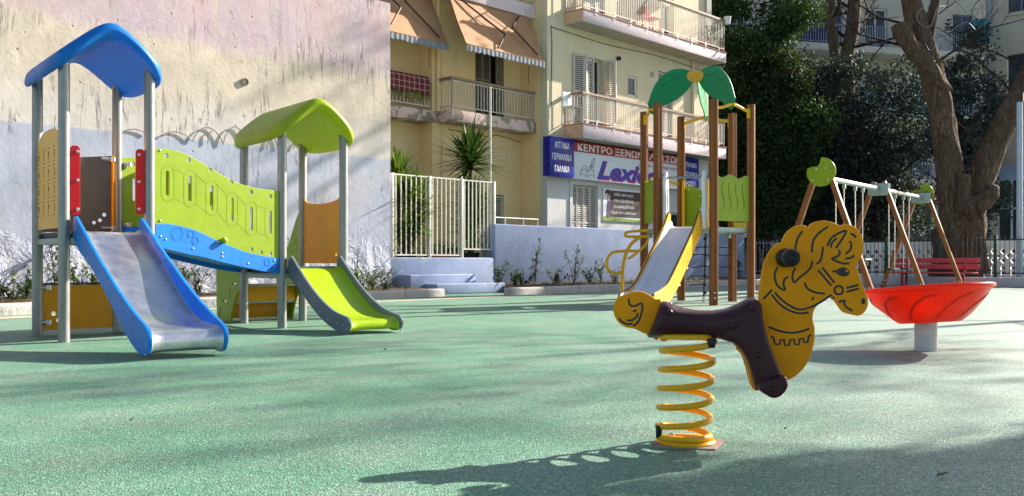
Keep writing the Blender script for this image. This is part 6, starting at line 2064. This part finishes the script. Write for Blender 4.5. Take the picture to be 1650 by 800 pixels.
def eye(pts, name, y):
    return hz.part(name, MB().plate([tuple(p) for p in smooth_line([Vector(hp_(*q)) for q in Z3(*pts)], 4, True)], .003, HM(y), bev=.0008), INK, hd, smooth=20)
for y in (-TH_ / 2 - .0003, TH_ / 2 + .0003):
    eye([(388, 262), (404, 247), (424, 243), (441, 252), (447, 268), (434, 281), (412, 281), (398, 273)], "eye", y)
    hz.part("eye_glint", MB().lathe([(.0045, -.0022), (.0045, .0022)], 12, frame((hp_(1363, 437)[0], y, hp_(1363, 437)[1]), (1, 0, 0), (0, 0, 1))), HORSEY, hd)
    eye([(498, 388), (500, 378), (510, 374), (514, 386), (512, 398), (503, 402)], "nostril", y)
# handle through the neck
hx_, hz_ = hp_(1264, 416)
Mh = frame((hx_, 0, hz_), (1, 0, 0), (0, 0, 1))
pr = [(.0, -.155), (.030, -.152), (.034, -.14), (.030, -.125), (.022, -.118), (.022, -.05), (.032, -.045), (.036, -.03), (.036, -.0125), (.036, .0125), (.036, .03), (.032, .045), (.022, .05), (.022, .118), (.030, .125), (.034, .14), (.030, .152), (.014, .155), (.012, .150), (0, .150)]
hz.part("handle", MB().lathe(pr, 24, Mh), BLACK, hd, smooth=40)
# tail
tail_px = [(1062, 545), (1045, 540), (1033, 535), (1022, 530), (1007, 527), (995, 518), (989, 505), (989, 492), (996, 480), (1009, 474), (1022, 470), (1034, 470), (1046, 475), (1056, 482), (1066, 488)]
tl = hz.part("tail_panel", MB().plate([tuple(p) for p in smooth_line([Vector(hp_(*p)) for p in tail_px], 4, True)], TH_, HM(0), bev=.0035), HORSEY, smooth=25)
mk = MB()
Z7 = lambda *pts: [(975 + x / 4, 460 + y / 4) for x, y in pts]
for pts in ([(155, 84), (153, 108), (165, 130), (195, 132), (222, 118), (240, 124), (236, 170), (215, 230), (182, 265)], [(180, 170), (202, 157)], [(212, 178), (200, 205), (170, 224), (140, 224)], [(90, 210), (110, 235), (145, 250), (178, 246)]):
    groove(Z7(*pts))
hz.part("engraving", mk, INK, tl, smooth=0)

# brown moulded seat: lofted saddle, straddling shoulders and two legs
seat_top = [(1068, 492), (1064, 486), (1072, 484), (1082, 489), (1095, 495), (1115, 500), (1140, 501.5), (1165, 499), (1185, 492), (1202, 482), (1212, 480), (1222, 484)]
def loft(sections, n=28, power=2.6):
    """closed rounded cross-sections (centre x, z0, z1, half depth, skew) skinned along x"""
    mb = MB()
    for (x0, z0, x1, z1, hd_) in sections:
        for k in range(n):
            a = 2 * math.pi * k / n
            c, s = math.cos(a), math.sin(a)
            yy = hd_ * math.copysign(abs(c) ** (2 / power), c)
            q = .5 + .5 * math.copysign(abs(s) ** (2 / power), s)
            mb.v.append((x0 + (x1 - x0) * q, yy, z0 + (z1 - z0) * q))
    m = len(sections)
    for i in range(m - 1):
        for k in range(n):
            k2 = (k + 1) % n
            mb.f.append((i * n + k, i * n + k2, (i + 1) * n + k2, (i + 1) * n + k))
    mb.f.append(tuple(range(n - 1, -1, -1))); mb.f.append(tuple((m - 1) * n + k for k in range(n)))
    return mb
def sec(bx, by, tx, ty, w):
    b, t = hp_(bx, by, -.05), hp_(tx, ty, -.02)
    return (b[0], b[1], t[0], t[1], w)
body = [sec(1050, 542, 1060, 510, .030), sec(1043, 543, 1063, 492, .060), sec(1046, 546, 1068, 486, .088), sec(1056, 545, 1074, 486, .098), sec(1070, 543, 1086, 491, .092), sec(1090, 543, 1103, 497, .082), sec(1115, 544, 1125, 500.5, .078), sec(1140, 546, 1148, 501, .080), sec(1163, 548, 1170, 498, .088),
        sec(1180, 552, 1190, 490, .094), sec(1192, 556, 1203, 482.5, .092), sec(1206, 560, 1213, 480, .080), sec(1222, 560, 1222, 484, .060), sec(1230, 556, 1228, 492, .030)]
mb = loft(body)
seat = hz.part("seat", mb, BROWN, smooth=60)
def leg_sections(side):
    mb = MB()
    L_ = [((1160, 546), (1219, 483)), ((1166, 549), (1226, 492)), ((1182, 554), (1230, 510)), ((1194, 565), (1234, 530)), ((1203, 581), (1240, 552)), ((1209, 598), (1248, 574)), ((1213, 614), (1257, 594)), ((1217, 629), (1264, 609))]
    n = 16; N = len(L_)
    for i, (a, b) in enumerate(L_):
        a, b = Vector(hp_(*a, -.085)), Vector(hp_(*b, -.085))
        c = (a + b) / 2; h = (b - a) / 2
        yc = side * (.052 + .020 * (i / (N - 1))); w = .034 + .008 * math.sin(math.pi * i / (N - 1))
        for k in range(n):
            t = 2 * math.pi * k / n
            cc, ss = math.cos(t), math.sin(t)
            q = math.copysign(abs(cc) ** .5, cc); y = math.copysign(abs(ss) ** .6, ss)
            p = c + h * q
            mb.v.append((p.x, yc + side * w * y, p.y))
    for i in range(N - 1):
        for k in range(n):
            k2 = (k + 1) % n
            f = (i * n + k, i * n + k2, (i + 1) * n + k2, (i + 1) * n + k)
            mb.f.append(f if side < 0 else f[::-1])
    mb.f.append(tuple(range(n))); mb.f.append(tuple((N - 1) * n + k for k in range(n)))
    return mb
for side in (-1, 1):
    lg = hz.part("leg", leg_sections(side), BROWN, seat, smooth=60)
    # foot rest
    fo = [(1222, 620), (1230, 613), (1250, 608), (1264, 606), (1268, 613), (1269, 622), (1264, 632), (1254, 640), (1243, 641), (1230, 634), (1223, 628)]
    foot = MB().plate([tuple(p) for p in smooth_line([Vector(hp_(*p, -.12)) for p in fo], 3, True)], .105, HM(side * .088), bev=.014)
    ft_ = hz.part("foot_rest", foot, BROWN, seat, smooth=40)
    rb = MB()
    for k in range(5):
        x, z = hp_(1230 + k * 6, 614 - k * 1.6, -.12)
        rb.bar((x, side * .040, z + .004), (x + .003, side * .138, z + .002), .006, .006)
    hz.part("tread_rib", rb, BROWN, ft_ if False else seat)
    plugs = [(1079, 504), (1057, 531), (1180, 525), (1213, 497), (1223, 573), (1247, 628)]
    offs = [.095, .088, .096, .092, .106, .142]
    mbp = MB()
    nn_ = Vector((0, side, 0))
    bolts(seat, [(hp_(*p, -o)[0], side * (o - .005), hp_(*p, -o)[1]) for p, o in zip(plugs, offs)], nn_, .012, .012, material=BROWN)
    # yellow panel sandwiched behind the near leg
# inner yellow carrier plate just behind the legs
car = [(1186, 556), (1196, 572), (1204, 590), (1209, 612), (1214, 628), (1226, 630), (1244, 608), (1250, 596), (1244, 578), (1232, 540), (1224, 500), (1205, 500)]
hz.part("carrier_panel", MB().plate([tuple(p) for p in smooth_line([Vector(hp_(*p)) for p in car], 3, True)], .018, HM(.03), bev=.003), HORSEY, smooth=25)
# spring
sp_pts = []
turns = 6.0; rad = .098
z0_, z1_ = .030, .405
for i in range(int(turns * 36) + 1):
    k = i / (turns * 36)
    a = 2 * math.pi * turns * k + R(200)
    if k < .085: z = z0_ + .004 * k / .085
    elif k > .93: z = z1_ + .0 * k - .004 * (1 - k) / .07
    else:
        q = (k - .085) / .845
        z = z0_ + .004 + (z1_ - z0_ - .008) * q
    sp_pts.append((rad * math.cos(a) + (k - .5) * .022, rad * math.sin(a), z))
spo = hz.part("spring", MB().tube(sp_pts, .0125, 14), SPRINGY, smooth=60)
hz.part("top_plate", MB().lathe([(.0, .406), (.105, .406), (.108, .410), (.108, .420), (.1, .424), (0, .424)], 32), SPRINGY)
hz.part("base_ring", MB().lathe([(.0, .004), (.112, .004), (.114, .012), (.108, .020), (.0, .020)], 32), SPRINGY)
rnd = random.Random(2)
rust = mat("rusty base plate", (.36, .25, .22), .8, 0, .3, 25, .4, 90, .5, (.25, .10, .06))
bp_ = hz.part("base_plate", MB().plate([(-.13, -.09), (.10, -.125), (.155, .07), (-.08, .13)], .006, Matrix.Translation((0, 0, .003)), bev=.001), rust, smooth=20)
bolts(bp_, [(.02, -.02, .020), (-.05, .05, .020)], (0, 0, 1), .012, .012)
hz.part("spring_clip", MB().boxb(.075, .103, -.085, -.045, .375, .408), BLACK, bevel=.003)
hz.part("spring_clip", MB().boxb(-.115, -.092, -.06, -.025, .030, .075), BLACK, bevel=.003)

# ------------------------------------------------------------------ red spinner bowl
BB = gpt(1492, 565)
bwl = Thing("spinner_bowl", "tilted glossy red spinner bowl on a pale grey post right of the spring horse", "spinner", BB, 0)
tilt = Matrix.Translation((.03, 0, .23)) @ Matrix.Rotation(R(-3.0), 4, 'Y') @ Matrix.Rotation(R(-4.5), 4, 'X') @ Matrix.Scale(.965, 4)
prof = [(0, -.012), (.20, -.012), (.24, -.005), (.29, .035), (.36, .10), (.42, .165), (.455, .215), (.472, .238), (.492, .243), (.502, .250), (.506, .262), (.502, .275), (.488, .284), (.47, .284), (.455, .276), (.43, .235), (.37, .15), (.28, .06), (.20, .025), (0, .02)]
P = smooth_line([Vector(p) for p in prof], 3)
bo = bwl.part("bowl", MB().lathe([tuple(p) for p in P], 72, tilt), REDBOWL, smooth=50)
def rad_at(z):
    for (r0, a), (r1, b) in zip(prof[2:8], prof[3:9]):
        if a <= z <= b: return r0 + (r1 - r0) * (z - a) / (b - a)
    return .24
for j in range(9):
    mb = MB(); pts = []; rs = []
    for i in range(15):
        k = i / 14
        z = .012 + .19 * math.sin(k * math.pi * .55) / math.sin(math.pi * .55)
        a = j * 2 * math.pi / 9 + k * .75 + .25
        r = rad_at(z) - .006
        pts.append(tuple(tilt @ Vector((r * math.cos(a), r * math.sin(a), z)))); rs.append(.005 + .007 * math.sin(math.pi * k) ** .6)
    mb.tube(pts, rs, 10)
    bwl.part("raised_swirl", mb, REDBOWL, bo, smooth=60)
bwl.part("post", MB().lathe([(.084, -.02), (.084, .222), (.07, .23)], 28), CONC, smooth=40)

# ------------------------------------------------------------------ swing set
SW0 = Vector((5.87, 17.6, 0)); SW1 = Vector((10.25, 23.3, 0))
sdv = (SW1 - SW0).normalized(); SWL = (SW1 - SW0).length
sw = Thing("swing_set", "three A shaped timber swing frame with lime bitten disc ends and a steel top beam", "swing frame", SW0, math.atan2(sdv.y, sdv.x))
# local x along the beam, y to the left (away)
ZT = 2.30
for i, x in enumerate((0, SWL / 2, SWL)):
    for s_ in (-1, 1):
        pth = [(x, s_ * .95, 0), (x, s_ * .10, ZT + .14)]
        pl_ = sw.part("leg", MB().bar(pth[0], pth[1], .10, .10, up=(1, 0, 0)), WOODP, bevel=.012)
        d_ = (Vector(pth[1]) - Vector(pth[0])).normalized()
        bolts(pl_, [Vector(pth[0]) + d_ * q + Vector((-.05, 0, 0)) for q in (.12, .22)], (-1, 0, 0), .02, .012)
    if i == 1:
        sw.part("beam_plate", MB().boxb(x - .075, x - .052, -.22, .22, ZT - .16, ZT + .10), GALV, bevel=.006)
        sw.part("beam_plate", MB().boxb(x + .052, x + .075, -.22, .22, ZT - .16, ZT + .10), GALV, bevel=.006)
    if i == 2:
        sw.part("beam_plate", MB().boxb(x - .075, x - .052, -.22, .22, ZT - .16, ZT + .10), GALV, bevel=.006)
# the beam passes in front of the frames in two lengths
for (a, b) in ((.08, SWL / 2 - .076), (SWL / 2 + .076, SWL - .076)):
    sw.part("beam", MB().tube([(a, 0, ZT - .02), (b, 0, ZT - .02)], .052, 16), GALV)
def bitten(x, mirror):
    r = .275; pts = []
    for k in range(0, 61):
        a = R(163 + (287) * k / 60)
        pts.append((r * math.cos(a), r * math.sin(a)))
    # bite: two scallops at the upper left
    p0, p1 = pts[-1], pts[0]
    pts += [(-.02, .20), (-.035, .15), (-.065, .115), (-.11, .10), (-.15, .11), (-.185, .10)]
    if mirror: pts = [(-a, b) for a, b in pts][::-1]
    M = frame((x, 0, ZT + .08), (0, -1, 0), (0, 0, 1))
    o = sw.part("lime_disc", MB().plate(pts, .022, M, bev=.004), LIME, smooth=25)
    return o
o = bitten(-.068, False)
bolts(o, [(-.081, y, ZT + .08 + z) for y, z in ((.09, .06), (-.09, .07), (.16, -.15), (-.13, -.15))], (-1, 0, 0), .024, .015)
bitten(SWL + .068, False)
# swings
def chain_mb(p, q, link=.05):
    p, q = Vector(p), Vector(q); L_ = (q - p).length; n = max(4, int(L_ / link)); mb = MB()
    for i in range(n):
        a = p.lerp(q, i / n); b = p.lerp(q, (i + 1.25) / n if i < n - 1 else 1)
        mb.bar(a, b, .022 if i % 2 else .008, .008 if i % 2 else .022, up=(1, 0, 0))
    return mb
def swing(x0, x1, label, kind, zs=.50):
    base = SW0 + sdv * ((x0 + x1) / 2)
    t = Thing("swing", label, "swing", base, math.atan2(sdv.y, sdv.x), "swings hanging from the timber frame", shift=((x0 + x1) / 2, 0, 0))
    for x in (x0, x1):
        t.part("hanger", MB().boxb(x - .03, x + .03, -.03, .03, ZT - .16, ZT - .072), GALV, bevel=.006)
        t.part("chain", chain_mb((x, 0, ZT - .15), (x + (.02 if x == x0 else -.02), 0, zs + (.02 if kind == 'flat' else .22))), CHAIN, smooth=0)
    c = (x0 + x1) / 2; w = (x1 - x0) / 2 - .0
    if kind == 'flat':
        t.part("seat", MB().boxb(x0 - .01, x1 + .01, -.10, .10, zs - .02, zs + .018), BLACK, bevel=.012)
    else:
        mb = MB().boxb(c - w * .8, c + w * .8, -.15, .15, zs, zs + .04)
        st_ = t.part("seat", mb, BLACK, bevel=.015)
        t.part("bucket_rim", MB().tube(smooth_line([(c - w, -.16, zs + .22), (c, -.19, zs + .23), (c + w, -.16, zs + .22), (c + w * 1.05, 0, zs + .22), (c + w, .16, zs + .22), (c, .19, zs + .24), (c - w, .16, zs + .22), (c - w * 1.05, 0, zs + .22)], 5, True), .03, 8, closed=True), BLACK, st_)
        for (a, b) in ((-1, -1), (1, -1), (-1, 1), (1, 1)):
            t.part("bucket_strap", MB().bar((c + a * w * .8, b * .14, zs + .02), (c + a * w * .95, b * .16, zs + .22), .05, .02), BLACK, st_)
h_ = SWL / 2
swing(.75, 1.25, "bucket swing nearest the horse, in the near bay of the timber swing frame", 'bucket')
swing(1.95, 2.45, "second bucket swing, beside the middle frame of the timber swing set", 'bucket')
swing(h_ + .75, h_ + 1.25, "flat black swing seat just behind the middle frame of the swing set", 'flat', .52)
swing(h_ + 1.95, h_ + 2.45, "flat black swing seat furthest along, by the far end frame and the red bench", 'flat', .52)
